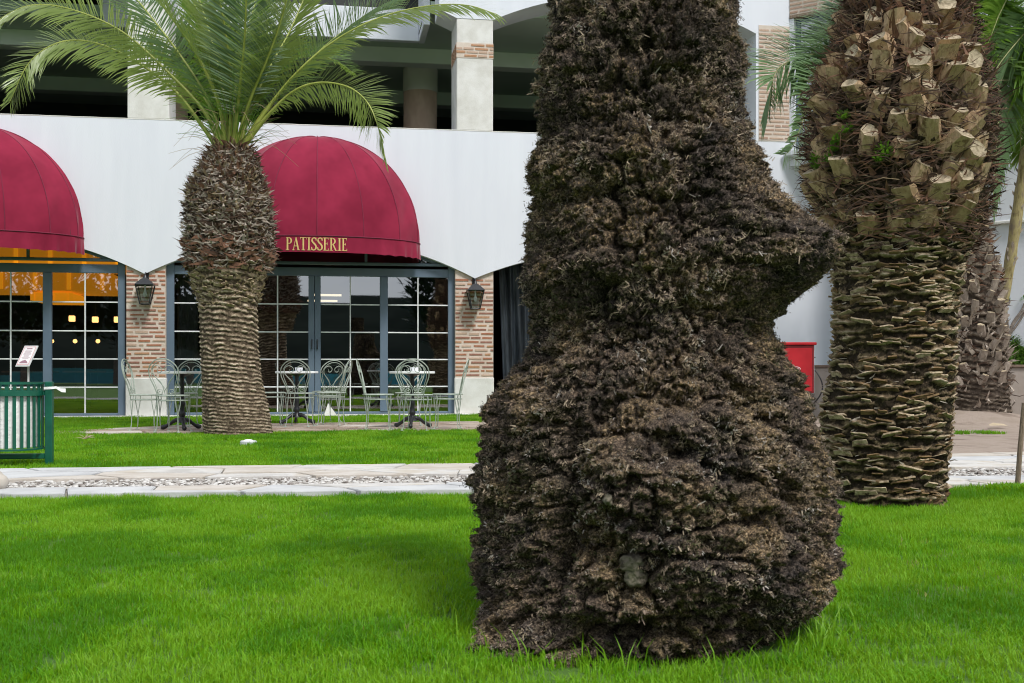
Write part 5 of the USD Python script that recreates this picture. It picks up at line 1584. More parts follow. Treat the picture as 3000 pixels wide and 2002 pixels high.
crop = [(1370, 275), (1525, 290), (1800, 275), (1820, 180), (1230, 365), (1335, 450), (1590, 470), (1225, 585), (1530, 570), (1665, 675), (1800, 510), (1915, 610), (1960, 475), (2040, 640), (1320, 725), (1110, 860), (1450, 830), (1655, 885), (1830, 810),
        (1950, 860), (935, 950), (1275, 965), (1480, 1010), (1825, 990), (2050, 950), (1140, 1115), (1830, 1140), (1985, 1100), (1860, 1245), (1015, 1235), (1965, 1330), (1150, 1385), (1430, 1490), (1870, 1440), (2030, 1200), (1000, 1010), (1430, 150), (985, 440),
        (945, 620), (1640, 200), (1240, 190), (1060, 300), (1960, 330), (1560, 90), (1750, 60), (1330, 60), (1640, 1480), (1280, 1500), (1080, 1480), (1010, 760), (1720, 1300), (1600, 1190), (1740, 400), (1130, 470), (1560, 745), (2000, 780), (1500, 1340), (1920, 180), (1480, 200), (960, 1140)]
sd = 0
for (cx1, cy1) in crop:
    cx1 += random.Random(cx1 + 7 * cy1).uniform(-14, 14); cy1 += random.Random(cx1).uniform(-14, 14)
    px_, py_ = 2000 + .4255 * cx1, .4255 * cy1 + 22
    for _ in range(3):
        zz1 = at(px_, py_, sY_ - .4)[2]
        R = float(rrad(zz1)); X_ = (px_ - 1500) / F * (sY_ - R * .8) - float(rc(zz1))
        break
    s_ = np.clip(X_ / R, -.97, .97); phi = -math.acos(s_)
    o = np.array([math.cos(phi), math.sin(phi), 0])
    p = np.array([float(cr0(zz1)), 0, zz1]) + o * (R - .035)
    rr = random.Random(sd); sd += 1
    low_ = cy1 > 1300
    sm, cm = stub_mesh(p, o, rr.uniform(.105, .165), rr.uniform(.08, .12), rr.uniform(.095, .155), rr.uniform(.5, 1.1), sd, rr.uniform(-.3, .6))
    so = obj("frond_stub", sm, M["stub_b" if (low_ or rr.random() < .3) else "stub"], PR)
    obj("cut_face", cm, M["stub_cut"], so)
rr = random.Random(77)
for k in range(52):   # the far side
    phi = rr.uniform(.12, PI - .12); zz1 = rr.uniform(1.72, 3.2); R = float(rrad(zz1)); o = np.array([math.cos(phi), math.sin(phi), 0])
    p = np.array([float(cr0(zz1)), 0, zz1]) + o * (R - .035)
    sm, cm = stub_mesh(p, o, .12, .09, .16, .9, k + 300, .3)
    obj("frond_stub", sm, M["stub"], PR)
for i, (n_, za, zb, dirf, lo, hi, w0, w1, mt, bd) in enumerate((
        (3600, 1.45, 3.3, around, .06, .22, .0015, .006, "fibre", .35), (1900, 1.5, 3.3, around, .05, .2, .0012, .005, "fibre_red", .4), (900, 1.6, 3.3, around, .05, .18, .001, .003, "fibre_tan", .5), (1500, 1.5, 3.3, up_out, .04, .12, .003, .012, "fibre", .35),
        (900, 1.5, 3.3, up_out, .04, .12, .003, .012, "fibre_red", .4), (320, 1.2, 1.75, around, .02, .06, .002, .007, "fibre_tan", .45), (300, .1, 1.8, around, .02, .06, .001, .004, "fibre_grey", .5), (500, 2.4, 3.4, up_out, .06, .18, .004, .016, "fibre_red", .35))):
    obj(("dry_sheath", "trunk_fibre")[i in (0, 1, 2, 6)], flakes(n_, place_on(cr0, rrad, za, zb, 0, dirf, .03), lo, hi, w0, w1, 160 + i, bd), M[mt], PR, kind="stuff")
for k, (n_, za, zb, mt, wl, wh) in enumerate(((330, .03, 1.75, "lip_pale", .03, .075), (380, .03, 1.75, "lip_brown", .025, .065), (120, 1.1, 1.8, "lip_pale", .025, .06))):
    obj("leaf_base_lip", plates(n_, place_on(cr0, lambda z: rrad(z) - .004, za, zb, 0, up_out, .006), .008, .024, wl, wh, 400 + k), M[mt], PR, kind="stuff")
# weeds growing out of it
for i, (spots_, lab) in enumerate(((((1130, 1010), (1060, 1040), (1000, 1060), (1190, 900), (1180, 800), (950, 1110), (1110, 1080), (1150, 960)), "bright green weed growing among the stubs on the left of the stubby palm"),
                                   (((1385, 1060), (1400, 1100), (1360, 1130)), "tiny bright green weed under a stub near the middle of the stubby palm"))):
    mb = MB()
    for k, (a, b) in enumerate(spots_):
        px_, py_ = 2000 + .4255 * a, .4255 * b
        z_ = at(px_, py_, sY_ - .42)[2]; R = float(rrad(z_)); X_ = (px_ - 1500) / F * (sY_ - R * .85) - float(rc(z_)); s_ = np.clip(X_ / R, -.97, .97); phi = -math.acos(s_)
        p = np.array([float(rc(z_)), sY_, z_]) + np.array([math.cos(phi), math.sin(phi), 0]) * (R + .03)
        v, f = leaf_clump(90, .062, 300 + k + 40 * i, .6).get()
        mb.add(v * [1, 1, 1.3] + p, f)
    v, f = mb.get(); c = v.mean(0)
    tag(obj("weed", mb, M["weed"]), lab, "weed", "weeds on the stubby palm")

# --- palm behind it on the right
kY = 16.0
prof_q = [(985, 2168, 2330), (965, 2172, 2322), (930, 2176, 2312), (880, 2180, 2310), (820, 2184, 2306), (760, 2186, 2300), (700, 2186, 2294), (640, 2184, 2284), (580, 2180, 2270), (520, 2176, 2258), (400, 2168, 2248), (200, 2158, 2236), (60, 2150, 2226)]
pq = np.array(prof_q)
zq3 = np.array([atq(0, y, kY)[2] for y in pq[:, 0]]); xl3 = (pq[:, 1] - 1175) * Q / F * kY - .16; xr3 = (pq[:, 2] - 1175) * Q / F * kY
o_ = np.argsort(zq3); zq3, xl3, xr3 = zq3[o_], xl3[o_], xr3[o_]
zq3[0] = min(zq3[0], -.05)
kc = lambda z: np.interp(z, zq3, (xl3 + xr3) / 2); kr = lambda z: np.interp(z, zq3, (xr3 - xl3) / 2)
kb = np.array([float(kc(0)), kY, 0.0])
PB = thing("palm_tree", "rough grey-brown palm standing behind the stubby palm at the right, with drooping fronds", "palm tree", kb)
zs = np.linspace(-.05, 5.9, 420)
dzk = lambda z: np.interp(z, [0, .4, .8, 6], [.05, .06, .11, .14])
zk_ = np.linspace(-.1, 6.1, 600); cum3 = np.cumsum(1 / dzk(zk_)) * (zk_[1] - zk_[0])
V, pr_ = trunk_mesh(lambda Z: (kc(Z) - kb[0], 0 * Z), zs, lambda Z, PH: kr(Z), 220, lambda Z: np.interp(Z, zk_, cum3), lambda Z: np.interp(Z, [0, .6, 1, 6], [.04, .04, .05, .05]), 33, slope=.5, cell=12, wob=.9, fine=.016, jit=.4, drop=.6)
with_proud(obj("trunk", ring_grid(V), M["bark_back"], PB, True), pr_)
ck0 = lambda z: kc(z) - kb[0]
rr = random.Random(9)
row = 0; z = .62
while z < 3.5:
    nrow = 9
    for k in range(nrow):
        phi = -PI + (k + .5 * (row % 2) + rr.uniform(-.15, .15)) * 2 * PI / nrow
        if math.sin(phi) > .35:
            continue
        R = float(kr(z)); o = np.array([math.cos(phi), math.sin(phi), 0])
        p = np.array([float(ck0(z)), 0, z + rr.uniform(-.03, .03)]) + o * (R - .03)
        sm, cm = stub_mesh(p, o, rr.uniform(.10, .14), rr.uniform(.07, .10), rr.uniform(.13, .22), rr.uniform(.85, 1.2), row * 20 + k, .2)
        so = obj("frond_stub", sm, M["stub_grey"], PB); obj("cut_face", cm, M["stub_cut"], so)
    z += .165; row += 1
for i, (n_, za, zb, dirf, lo, hi, w0, w1, mt) in enumerate(((900, .4, 3.6, around, .08, .25, .004, .012, "fibre"), (500, .1, 3.4, up_out, .08, .2, .01, .03, "fibre_grey"), (400, 1.9, 3.6, around, .1, .25, .006, .016, "fibre_red"))):
    obj("trunk_fibre", flakes(n_, place_on(ck0, kr, za, zb, 0, dirf, .04), lo, hi, w0, w1, 260 + i, .4), M[mt], PB, kind="stuff")
ktop = np.array([float(kc(5.6)), kY, 5.75])


def kf(pts, ydepth, mt="frond_cool", **kw):
    pts = np.array(pts, float)
    d = np.r_[0, np.cumsum(np.linalg.norm(np.diff(pts, axis=0), axis=1))]; d /= d[-1]
    C = [ktop - kb] + [at(p[0], p[1], kY + ydepth * (u ** 1.2)) - kb for p, u in zip(pts, d)]
    return frond(PB, np.array(C), mt=mt, rmt="rachis_cool", center=ktop - kb, rad=.034, wide=.016, **kw)


KF = [
    ([(2640, 60), (2520, 110), (2400, 155), (2330, 172), (2272, 212), (2255, 300), (2248, 345)], -.8, "frond_cool", dict(Lf=.56, droop=.22, vee=.1)),
    ([(2640, 90), (2520, 150), (2430, 200), (2385, 262), (2360, 330), (2325, 425), (2300, 455)], -1.6, "frond_cool", dict(Lf=.50, droop=.3, vee=.1)),
    ([(2640, 100), (2540, 170), (2460, 230), (2420, 300), (2405, 400), (2400, 440)], -.2, "frond_cool", dict(Lf=.50, droop=.3, vee=.1)),
    ([(2660, 0), (2560, 10), (2480, 30), (2400, 90)], .6, "frond_cool", dict(Lf=.5)),
    ([(2820, 20), (2860, 40), (2890, 110), (2905, 230), (2900, 330)], -1.0, "frond_bright", dict(Lf=.5, droop=.25)),
    ([(2800, -60), (2880, -80), (2950, -30), (2920, 60), (2885, 150)], -1.3, "frond_bright", dict(Lf=.55, droop=.2)),
    ([(2830, 40), (2900, 150), (2925, 270), (2920, 420), (2908, 600)], -.9, "frond_cool", dict(Lf=.44, droop=.4, vee=.1)),
    ([(2830, -20), (2950, -30), (3050, 40), (2990, 110), (2920, 200), (2880, 290)], -1.1, "frond_cool", dict(Lf=.5, droop=.3)),
    ([(2850, 60), (2960, 130), (3030, 260), (3040, 400), (3030, 480)], -.4, "frond_bright", dict(Lf=.5, droop=.3)),
    ([(2840, 20), (2970, 60), (3060, 150), (3110, 300)], .4, "frond_bright", dict(Lf=.5)),
    ([(2860, 110), (2940, 200), (2985, 320), (2990, 460)], .8, "frond_bright", dict(Lf=.5, droop=.2)),
    ([(2640, 40), (2540, 60), (2450, 95), (2380, 150), (2345, 240)], -.5, "frond_cool", dict(Lf=.5, droop=.25, vee=.1)),
    ([(2660, 60), (2560, 100), (2480, 150), (2430, 220), (2420, 320), (2410, 400)], -1.0, "frond_cool", dict(Lf=.5, droop=.3, vee=.1)),
    ([(2820, 60), (2870, 130), (2890, 260), (2880, 400), (2870, 520)], -.3, "frond_cool", dict(Lf=.45, droop=.35, vee=.1)),
    ([(2850, 0), (2960, 20), (3040, 90), (3060, 200)], -.6, "frond_bright", dict(Lf=.5, droop=.3)),
    ([(2860, 80), (2930, 120), (2970, 220), (2960, 350), (2940, 420)], .3, "frond_bright", dict(Lf=.5, droop=.3)),
    ([(2790, -150), (2860, -260), (2980, -300)], .3, "frond_cool", dict(Lf=.5)), ([(2700, -150), (2620, -260), (2500, -300)], .3, "frond_cool", dict(Lf=.5)),
    ([(2750, -200), (2740, -380)], .8, "frond_cool", dict(Lf=.5)), ([(2770, 60), (2790, 140), (2800, 300)], 1.8, "frond_cool", dict(Lf=.5)),
]
for i, (pts, yd, mt, kw) in enumerate(KF):
    kw = {**kw, 'roll': (1.2 if pts[-1][0] < 2700 else -.8), 'droop': min(kw.get('droop', .1), .12)}
    kf(pts, yd, mt, seed=200 + i, npairs=150, petiole=.08, **{**kw, 'Lf': kw['Lf'] * 1.2})

# --- the bulbous trunk in front
tY = 3.42
LEFT = [(-200, 1270), (0, 1265), (40, 1263), (70, 1260), (100, 1252), (130, 1240), (165, 1232), (200, 1225), (230, 1229), (260, 1230), (300, 1236), (330, 1240), (350, 1226), (370, 1212), (395, 1203), (430, 1205), (455, 1217), (480, 1225), (505, 1217), (530, 1212), (565, 1208), (600, 1205), (640, 1195), (670, 1205), (700, 1215),
        (750, 1225), (780, 1219), (810, 1204), (840, 1180), (870, 1158), (900, 1133), (930, 1110), (980, 1099), (1030, 1100), (1080, 1086), (1110, 1079), (1150, 1083), (1200, 1095), (1230, 1085), (1300, 1087), (1360, 1099), (1420, 1103), (1440, 1098)]
RIGHT = [(-200, 1685), (0, 1690), (40, 1692), (80, 1695), (120, 1709), (190, 1704), (260, 1710), (310, 1721), (350, 1741), (400, 1762), (430, 1776), (455, 1792), (475, 1812), (490, 1836), (510, 1864), (525, 1888), (540, 1908), (556, 1922), (575, 1924), (595, 1914), (615, 1899), (640, 1878), (665, 1852), (690, 1820), (715, 1790), (735, 1775), (755, 1770), (780, 1775), (810, 1800),
         (840, 1820), (880, 1844), (940, 1862), (1000, 1879), (1050, 1900), (1100, 1907), (1150, 1912), (1200, 1915), (1260, 1917), (1330, 1910), (1380, 1892), (1420, 1868), (1440, 1846)]
la_, ra_ = np.array(LEFT), np.array(RIGHT)
zL = np.array([atq(0, y, tY)[2] for y in la_[:, 0]]); zR = np.array([atq(0, y, tY)[2] for y in ra_[:, 0]])
XL_ = (la_[:, 1] - 1175) * Q / F * tY; XR_ = (ra_[:, 1] - 1175) * Q / F * tY
cxT = 0.425
NZ, NP = 600, 800
zs = np.linspace(-.04, 2.42, NZ)
NF = 620
phi = np.r_[np.linspace(-PI - .35, .35, NF, endpoint=False), np.linspace(.35, PI - .35, NP - NF, endpoint=False)]
Lz = cxT - np.interp(zs, zL[::-1], XL_[::-1]); Rz = np.interp(zs, zR[::-1], XR_[::-1]) - cxT
from scipy.ndimage import gaussian_filter1d, gaussian_filter
bs = gaussian_filter1d(np.minimum(.5 * (Lz + Rz), .5 * (np.minimum(Rz, Lz + .1) + Lz)), 22, mode="nearest")
dphi = lambda a, b: np.abs((a - b + PI) % (2 * PI) - PI)
wR = np.exp(-(dphi(phi, -.22) / .95) ** 2); wL = np.exp(-(dphi(phi, PI + .22) / 1.0) ** 2)
Rr = bs[:, None] + (Rz - bs)[:, None] * wR[None] + (Lz - bs)[:, None] * wL[None]
Zg, Pg = np.meshgrid(zs, phi, indexing="ij")
# root flare towards the camera on the left, and a fuller front at the foot
Rr += .16 * np.exp(-(dphi(Pg, PI + .72) / .35) ** 2) * np.exp(-(np.maximum(Zg, 0) / .10) ** 1.2)
Rr += .05 * np.exp(-(dphi(Pg, -PI / 2) / .8) ** 2) * np.exp(-(np.maximum(Zg, 0) / .25) ** 1.5)
# the shelf above the lower bulge
zsh = atq(0, 948, tY)[2]
sg_ = lambda x: 1 / (1 + np.exp(-np.clip(x, -40, 40)))
PgF = (Pg + PI) % (2 * PI) - PI
wobz = .035 * np.sin(PgF * 4.3 + 1) + .03 * (meshkit.noise(np.stack([PgF * 4, 0 * PgF, 0 * PgF], -1), 3) - .5)
wobp = .10 * np.sin(Zg * 9 + 1) + .12 * (meshkit.noise(np.stack([0 * Zg, 0 * Zg, Zg * 9], -1), 4) - .5)
block = sg_((PgF + 2.06 + wobp) / .035) * sg_((-.98 - PgF) / .16) * sg_((zsh + wobz - Zg) / .011) * np.clip((Zg - .02) / .22, 0, 1)
Rr += .085 * block * (1 - .35 * np.clip((zsh - Zg) / zsh, 0, 1))
Rr -= .05 * np.exp(-(dphi(Pg, -2.16) / .07) ** 2) * sg_((zsh + .05 - Zg) / .05) * np.clip((Zg - .05) / .1, 0, 1)
# tucked in at the grass on the right
Rr -= .07 * np.exp(-(np.maximum(Zg, 0) / .11) ** 2) * np.exp(-(dphi(Pg, -.75) / .7) ** 2)
# a hole with knobs, a furrow on the right
pc = np.stack([np.cos(Pg) * Rr, np.sin(Pg) * Rr, Zg], -1)


def dent(qx, qy, rx, rz, depth, sharp=2):
    global Rr
    p = atq(qx, qy, tY - .5); s_ = np.clip((p[0] - cxT) / .53, -.98, .98); ph0 = -math.acos(s_)
    Rr = Rr - depth * np.exp(-((dphi(Pg, ph0) * .53 / rx) ** sharp + (np.abs(Zg - p[2]) / rz) ** sharp))


dent(1437, 1335, .045, .045, .075); dent(1440, 1290, .06, .07, .03); dent(1402, 1165, .03, .03, .03); dent(1898, 1235, .03, .16, .07); dent(1330, 1010, .10, .03, .03)
dent(1350, 640, .12, .03, .03); dent(1560, 930, .08, .025, .04); dent(1395, 420, .16, .03, .03); dent(1500, 210, .18, .035, .025); dent(1640, 700, .10, .05, .04); dent(1440, 1445, .2, .03, .05); dent(1280, 1250, .03, .14, .035)
B3 = np.stack([np.cos(Pg) * .55, np.sin(Pg) * .55, Zg], -1)
side = np.clip(wR + wL, 0, 1)[None]
rdg = 1 - 2 * np.abs(meshkit.fbm(B3 * [7, 7, 9] + 5, 3, 17) - .5)
rd2 = 1 - 2 * np.abs(meshkit.fbm(B3 * 21 + 8, 2, 19) - .5)
Rr += .15 * (meshkit.fbm(B3 * [4.5, 4.5, 6.5] + 3, 3, 11) - .5) * (1 - .80 * side) + .08 * (meshkit.fbm(B3 * 14, 3, 12) - .5) * (1 - .3 * side)
Rr -= .075 * np.clip((rdg - .85) / .15, 0, 1) ** 1.5 * (1 - .5 * side) + .030 * np.clip((rd2 - .78) / .22, 0, 1)
Rr += .030 * (meshkit.fbm(B3 * 42, 2, 13) - .5) + .026 * (meshkit.noise(B3 * 105, 14) - .5) + .014 * (meshkit.noise(B3 * 190, 18) - .5)
Rr -= .006 + .03 * np.exp(-(dphi(Pg, -PI / 2) / 1.0) ** 2)
Vt_ = np.stack([Rr * np.cos(Pg), Rr * np.sin(Pg), Zg], -1)
PT = thing("palm_tree", "huge bulbous dark palm trunk matted with rootlets in the foreground", "palm tree", (cxT, tY, 0))
obj("trunk", ring_grid(Vt_), M["bark_dark"], PT, True)
# normals of the trunk for what grows on it
dU = np.roll(Vt_, -1, 1) - np.roll(Vt_, 1, 1); dV = np.gradient(Vt_, axis=0)
NN = np.cross(dU, dV); NN /= np.linalg.norm(NN, axis=-1, keepdims=True)


def spike(b, d, l, rad, bend):
    a_ = np.cross(d, [.3, .5, .81]); a_ /= np.linalg.norm(a_); c_ = np.cross(d, a_)
    V = [b + rad * (math.cos(x) * a_ + math.sin(x) * c_) for x in (0, 2.094, 4.189)]
    t_ = b + d * l + bend
    W = [t_ + .62 * rad * (math.cos(x) * a_ + math.sin(x) * c_) for x in (0, 2.094, 4.189)]
    return np.array(V + W), np.array([[0, 1, 4], [0, 4, 3], [1, 2, 5], [1, 5, 4], [2, 0, 3], [2, 3, 5], [3, 4, 5]])


def rootlet_tuft(seed, n, lo, hi, rad, curl, spread):
    r = np.random.RandomState(seed); mb = MB()
    for _ in range(n):
        a_ = r.uniform(0, 2 * PI); tilt = r.uniform(0, spread)
        d = np.array([math.cos(a_) * math.sin(tilt), math.sin(a_) * math.sin(tilt), math.cos(tilt)])
        b = np.array([r.normal(0, .0075), r.normal(0, .0075), -.006]); l = r.uniform(lo, hi)
        k = np.array([r.uniform(-1, 1), r.uniform(-1, 1), r.uniform(-.6, .2)]) * curl * l
        if l < .04:
            mb.add(*spike(b, d, l, rad * r.uniform(.7, 1.4), k * .5))
        else:
            mb.add(tube(np.array([b, b + d * l * .55 + k * .3, b + d * l + k]), rad * r.uniform(.7, 1.3) * np.array([1, .95, .6]), 4, True))
    return mb


protos = [(rootlet_tuft(1, 12, .005, .012, .0010, .5, 1.0), M["root_1"]), (rootlet_tuft(2, 12, .005, .012, .0011, .5, 1.0), M["root_1"]),
          (rootlet_tuft(3, 12, .005, .012, .0010, .5, 1.0), M["root_2"]), (rootlet_tuft(4, 12, .005, .013, .0011, .5, 1.0), M["root_2"]),
          (rootlet_tuft(5, 10, .005, .012, .0011, .5, .9), M["root_3"]), (rootlet_tuft(6, 10, .005, .013, .0012, .5, .9), M["root_3"]),
          (rootlet_tuft(7, 5, .005, .013, .0013, .6, 1.0), M["root_4"]), (rootlet_tuft(8, 1, .041, .062, .0017, .9, 1.3), M["root_4"]),
          (rootlet_tuft(9, 12, .004, .009, .0011, .5, 1.0), M["root_moss"]), (rootlet_tuft(10, 8, .008, .020, .0010, 1.0, 1.5), M["root_3"]), (rootlet_tuft(11, 6, .008, .022, .0011, 1.0, 1.5), M["root_4"])]
r = np.random.RandomState(44)
n = 52000
# more of them on the side the photograph sees
ph_ = np.where(r.uniform(size=n) < .78, r.uniform(-PI - .25, .25, n), r.uniform(.1, PI - .1, n)) % (2 * PI)
z_ = r.uniform(-.01, 2.35, n)
ii = np.clip(((z_ + .04) / 2.46 * (NZ - 1)).round().astype(int), 1, NZ - 2); phs = np.sort(phi % (2 * PI)); pho = np.argsort(phi % (2 * PI)); jj = pho[np.searchsorted(phs, ph_) % NP]
pos = Vt_[ii, jj]; nor = NN[ii, jj]
hang = r.uniform(-.7, .35, n)
d = nor + np.stack([r.normal(0, .3, n), r.normal(0, .35, n), hang], 1)
f1 = meshkit.fbm(pos * 4.5 + 2, 3, 5); f2 = meshkit.fbm(pos * 3.0 + 11, 3, 6)
warm = np.clip((f1 - .42) * 4 + .35 * (1.1 - pos[:, 2]) + .35 * (pos[:, 0] > .05) - .02, 0, 1)
tone = .9 * (f1 - .5) + 1.1 * (meshkit.fbm(pos * 13 + 4, 2, 8) - .5) + .9 * (meshkit.noise(pos * 42, 9) - .5) + r.normal(0, .16, n) + .16 * warm
tone += np.where((pos[:, 2] < .66) & (pos[:, 0] > -.28), .10, -.03)  # more pale tips low right; light on that bulge put into the tone
rank = tone.argsort().argsort() / n
idx = np.where(rank < .42, r.randint(0, 2, n), np.where(rank < .68, r.randint(2, 4, n), np.where(rank < .91, r.randint(4, 6, n), 6)))
idx = np.where(r.uniform(size=n) < .008, 7, idx)
mossy = (f2 > .56) & (pos[:, 2] < 1.0) & (r.uniform(size=n) < .4)
idx = np.where(mossy, 8, idx)
curly = (pos[:, 2] > .95) & (r.uniform(size=n) < .35)
idx = np.where(curly & (idx >= 2) & (idx <= 5), 9, np.where(curly & (idx == 6), 10, idx))
instancer("rootlets", protos, pos, idx, quat_to(d, r.uniform(0, 2 * PI, n)), np.where(r.uniform(size=n) < .12, r.uniform(.9, 1.4, n), r.uniform(.42, .85, n)), PT)
# knobs lodged in the hole
for i, (qx, qy, rx, rz_) in enumerate(((1448, 1268, .040, .028), (1455, 1297, .036, .026), (1462, 1325, .030, .026), (1402, 1146, .013, .016), (1528, 1196, .010, .010))):
    p = atq(qx, qy, tY - .53); s_ = np.clip((p[0] - cxT) / .54, -.98, .98); ph0 = (-math.acos(s_)) % (2 * PI)
    i0 = int(np.clip((p[2] + .04) / 2.46 * (NZ - 1), 1, NZ - 2)); j0 = int(np.argmin(dphi(phi, ph0)))
    m = trimesh.creation.icosphere(3, 1.0); v = np.array(m.vertices); v = v * (1 + .9 * (meshkit.fbm(v * 1.6 + i * 5, 4, i)[:, None] - .5)) * [rx, .03, rz_]
    obj("knob", (v + Vt_[i0, j0] + NN[i0, j0] * .004, np.array(m.faces)), M["knob"], PT, True)

# ------------------------------------------------------------------ lawns
def blade_tuft(seed, nb, rad, h0, h1, w):
    r = np.random.RandomState(seed); V, Fc, k = [], [], 0
    for _ in range(nb):
        a_ = r.uniform(0, 2 * PI); rr_ = rad * math.sqrt(r.uniform()); b = np.array([rr_ * math.cos(a_), rr_ * math.sin(a_), -.004])
        h = r.uniform(h0, h1); ta = r.uniform(0, 2 * PI); ln = r.uniform(.1, .75)
        d = np.array([math.cos(ta), math.sin(ta), 0]); s = np.array([-d[1], d[0], 0]) * w * r.uniform(.7, 1.3)
        q = r.uniform(-.6, .6); s = np.array([s[0] * math.cos(q) - s[1] * math.sin(q), s[0] * math.sin(q) + s[1] * math.cos(q), 0])
        m1 = b + [0, 0, h * .55] + d * h * ln * .25; tp = b + [0, 0, h * (1 - .25 * ln)] + d * h * ln * .9
        V += [b - s, b + s, m1 - s * .8, m1 + s * .8, tp]; Fc += [[k, k + 1, k + 3], [k, k + 3, k + 2], [k + 2, k + 3, k + 4]]; k += 5
    return np.array(V), np.array(Fc)


def lawn(name, label, inside, x0, x1, y0, y1, n, kinds, seed, smin, smax, z=0.0):
    r = np.random.RandomState(seed)
    X = r.uniform(x0, x1, n); Y = r.uniform(y0, y1, n)
    ok = inside(X, Y); X, Y = X[ok], Y[ok]; m = len(X)
    p3 = np.stack([X, Y, 0 * X], 1)
    fb = meshkit.fbm(p3 * .9 + 5, 3, seed)
    f2 = meshkit.fbm(p3 * 2.2 + 15, 2, seed + 1)
    v = f2 + r.normal(0, .10, m)
    idx = np.where(v < .40, 2, np.where(v < .60, 0, 1)) * 2 + r.randint(0, 2, m)
    idx = np.where(r.uniform(size=m) < .012 + .10 * np.clip((meshkit.fbm(p3 * 1.7 + 40, 3, seed + 5) - .58) * 6, 0, 1), 6, idx)
    a_ = r.uniform(0, 2 * PI, m)
    sc = r.uniform(smin, smax, m) * (.66 + .5 * fb)
    S = np.stack([r.uniform(.85, 1.15, m), r.uniform(.85, 1.15, m), sc], 1)
    instancer(name, kinds, np.stack([X, Y, np.full(m, z)], 1), idx, np.stack([np.cos(a_ / 2), 0 * a_, 0 * a_, np.sin(a_ / 2)], 1), S, None, label, "grass")
    return m


near = [(blade_tuft(s, 30, .055, .024, .052, .0016), M[m]) for s, m in ((1, "grass_a"), (2, "grass_a"), (3, "grass_b"), (4, "grass_b"), (5, "grass_c"), (6, "grass_c"))] + [(blade_tuft(7, 9, .05, .020, .045, .0014), M["grass_dry"])]
far_ = [(blade_tuft(s, 44, .11, .032, .060, .0032), M[m]) for s, m in ((11, "grass_a"), (12, "grass_a"), (13, "grass_b"), (14, "grass_b"), (15, "grass_c"), (16, "grass_c"))] + [(blade_tuft(17, 14, .10, .028, .050, .0026), M["grass_dry"])]


def near_in(X, Y):
    edge = path_front(X) - .02 + .035 * np.sin(X * 7) + .03 * np.sin(X * 17 + 1)
    right = np.where(X > 3.2, edge - .0, edge)
    t1 = np.hypot(X - cxT, Y - tY) > .47
    t2 = np.hypot(X - rb[0], Y - sY_) > .33
    return (Y < right) & (np.abs(X) < .56 * Y + .9) & t1 & t2


N1 = lawn("front_lawn_grass", "bright green mown lawn grass in the foreground", near_in, -4.9, 4.9, 2.1, 7.5, 30000, near, 70, .8, 1.15)


def mid_in(X, Y):
    e0 = path_back(X) + .02 + .04 * np.sin(X * 5) + .03 * np.sin(X * 13); e1 = strip_front(X) - .03 + .07 * np.sin(X * 3.1) + .05 * np.sin(X * 9)
    tr = (np.hypot(X - cbase[0], Y - pY) > .34) & (np.hypot(X - gl[0], (Y - 11.45) / 1.6) > .12)
    lim = np.where(X > 1.6, 9.8 + .28 * X, e1)
    return (Y > e0) & (Y < np.where(X < -5.2, 17.8 + .165 * X, np.minimum(e1, 20))) & (X < 2.3) & tr


N2 = lawn("middle_lawn_grass", "bright green lawn grass between the path and the bistro tables", mid_in, -8.2, 2.4, 7.6, 16.5, 10500, far_, 71, .85, 1.25)


def back_in(X, Y):
    e0 = strip_back(X) + .03 + .05 * np.sin(X * 4) + .04 * np.sin(X * 11)
    return (Y > e0) & (Y < 19.2 + .1654 * X - .02) & (X < 1.6)


N3 = lawn("back_lawn_grass", "narrow green lawn strip along the foot of the hotel", back_in, -8.0, 1.7, 14.0, 19.4, 4300, far_, 72, .85, 1.2)


def tuft_in(X, Y):
    return (np.hypot((X - 3.38) / .34, (Y - 7.10) / .13) < 1) | ((np.hypot((X - 5.5) / .45, (Y - 13.4) / .25) < 1) & (np.abs(np.sin(X * 31) * np.sin(Y * 27)) > .75))


lawn("path_edge_grass", "small grass patch growing over the path edge by the wooden stake", tuft_in, 3, 6.2, 7, 13.7, 9000, far_, 73, .6, 1.0, .02)
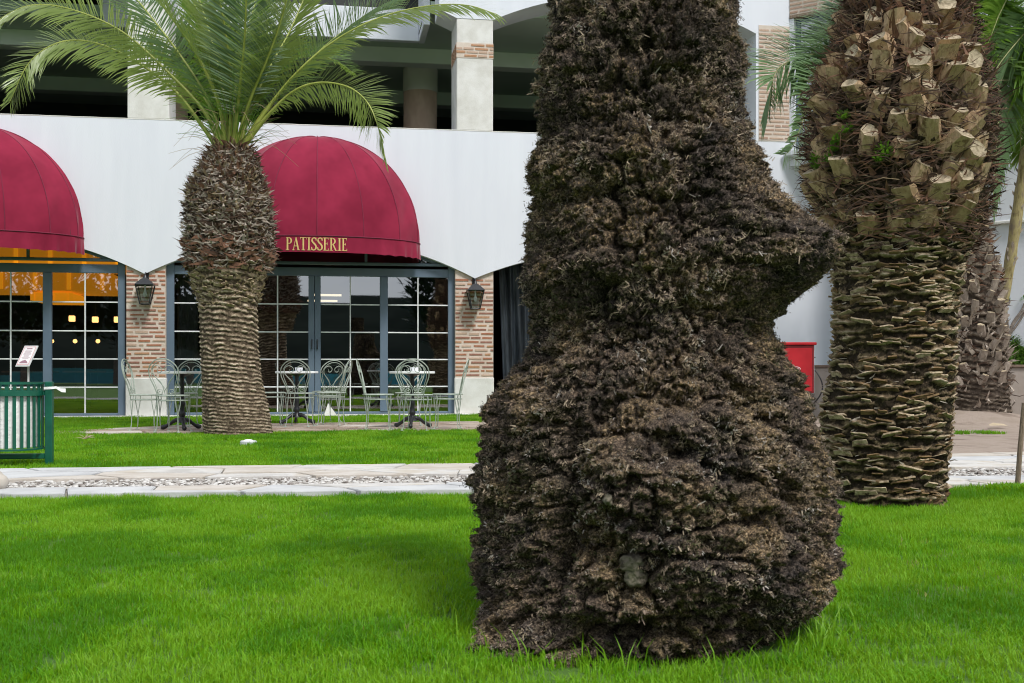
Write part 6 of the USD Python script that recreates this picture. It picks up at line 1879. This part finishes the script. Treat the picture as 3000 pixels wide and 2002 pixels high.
# taller stray blades at the foot of the bulbous trunk
mb = MB(); r = np.random.RandomState(9)
for k in range(110):
    a_ = r.uniform(-PI, 0); rr_ = r.uniform(.50, .64)
    if k < 30:
        a_ = -.62 + r.normal(0, .06); rr_ = .56 + r.normal(0, .03)
    b = np.array([cxT + rr_ * math.cos(a_), tY + rr_ * math.sin(a_), 0]); ta = r.uniform(0, 2 * PI); h = r.uniform(.05, .10)
    d = np.array([math.cos(ta), math.sin(ta), 0])
    v = [b - [.002, 0, 0], b + [.002, 0, 0], b + d * h * .2 + [-.0016, 0, h * .6], b + d * h * .2 + [.0016, 0, h * .6], b + d * h * .6 + [0, 0, h]]
    mb.add(v, [[0, 1, 3], [0, 3, 2], [2, 3, 4]])
obj("stray_grass", mb, M["grass_b"], None, label="taller stray grass blades round the foot of the bulbous trunk", cat="grass", kind="stuff")

# ------------------------------------------------------------------ what the glass mirrors: pool and hill behind the viewer, and added trees
obj("pool_wall", bx(-26, 26, -22.2, -22.0, 0, .74), M["tile_blue"], None, kind="structure")
obj("pool", bx(-26, 26, -30, -22.21, 0.0, .70), M["water"], None, kind="structure")
hv = []
for rr_, hh in ((120, -1), (150, 8.3), (175, 13.2)):
    a_ = np.linspace(-PI - .4, .4, 80)
    hv.append(np.stack([rr_ * np.cos(a_), rr_ * np.sin(a_), hh * (.5 + .9 * meshkit.fbm(np.stack([a_ * 2.2, 0 * a_, 0 * a_ + hh], 1), 3, 2)) if hh > 0 else np.full(80, -1.0)], 1))
obj("hill", open_grid(np.array(hv)), M["hill"], None, True, kind="structure")


def added_tree(x, y, h, seed, label):  # unseen tree, added so the glass reflects dark instead of bright sky
    r = np.random.RandomState(seed)
    t = thing("added_tree", label, "tree", (x, y, 0), 0, "added trees behind the viewer")
    obj("trunk", tube(np.array([[0, 0, -.1], [.05, 0, h * .3], [0, .05, h * .7]]), [.2, .16, .05], 8), M["twig"], t)
    mb = MB()
    for k in range(700):
        u = r.normal(size=3); u /= np.linalg.norm(u); c = u * np.array([h * .34, h * .34, h * .42]) * r.uniform(.55, 1) ** .5 + [0, 0, h * .60]
        v, f = leaf_clump(4, 1.5, r.randint(1 << 30), .8).get(); mb.add(v + c, f)
    obj("crown", mb, M["added_tree_leaf"], t)


for i, (x, y, h) in enumerate(((-30, -16, 8.5), (-24.5, -19, 9.5), (-19.5, -17, 8), (-15, -19, 9), (-11, -16, 8.5), (-7.2, -18, 9), (-3.6, -20, 6.5), (10, -19, 7.5), (15, -18, 8))):
    added_tree(x, y, h, 900 + i, "dark leafy tree added to darken what the glass doors mirror, " + ("first and farthest left of all", "second from the left", "third from the left", "fourth from the left, tall", "fifth from the left", "sixth from the left, beside the low one", "lowest one in the middle", "left one of the right pair", "right one of the right pair")[i])
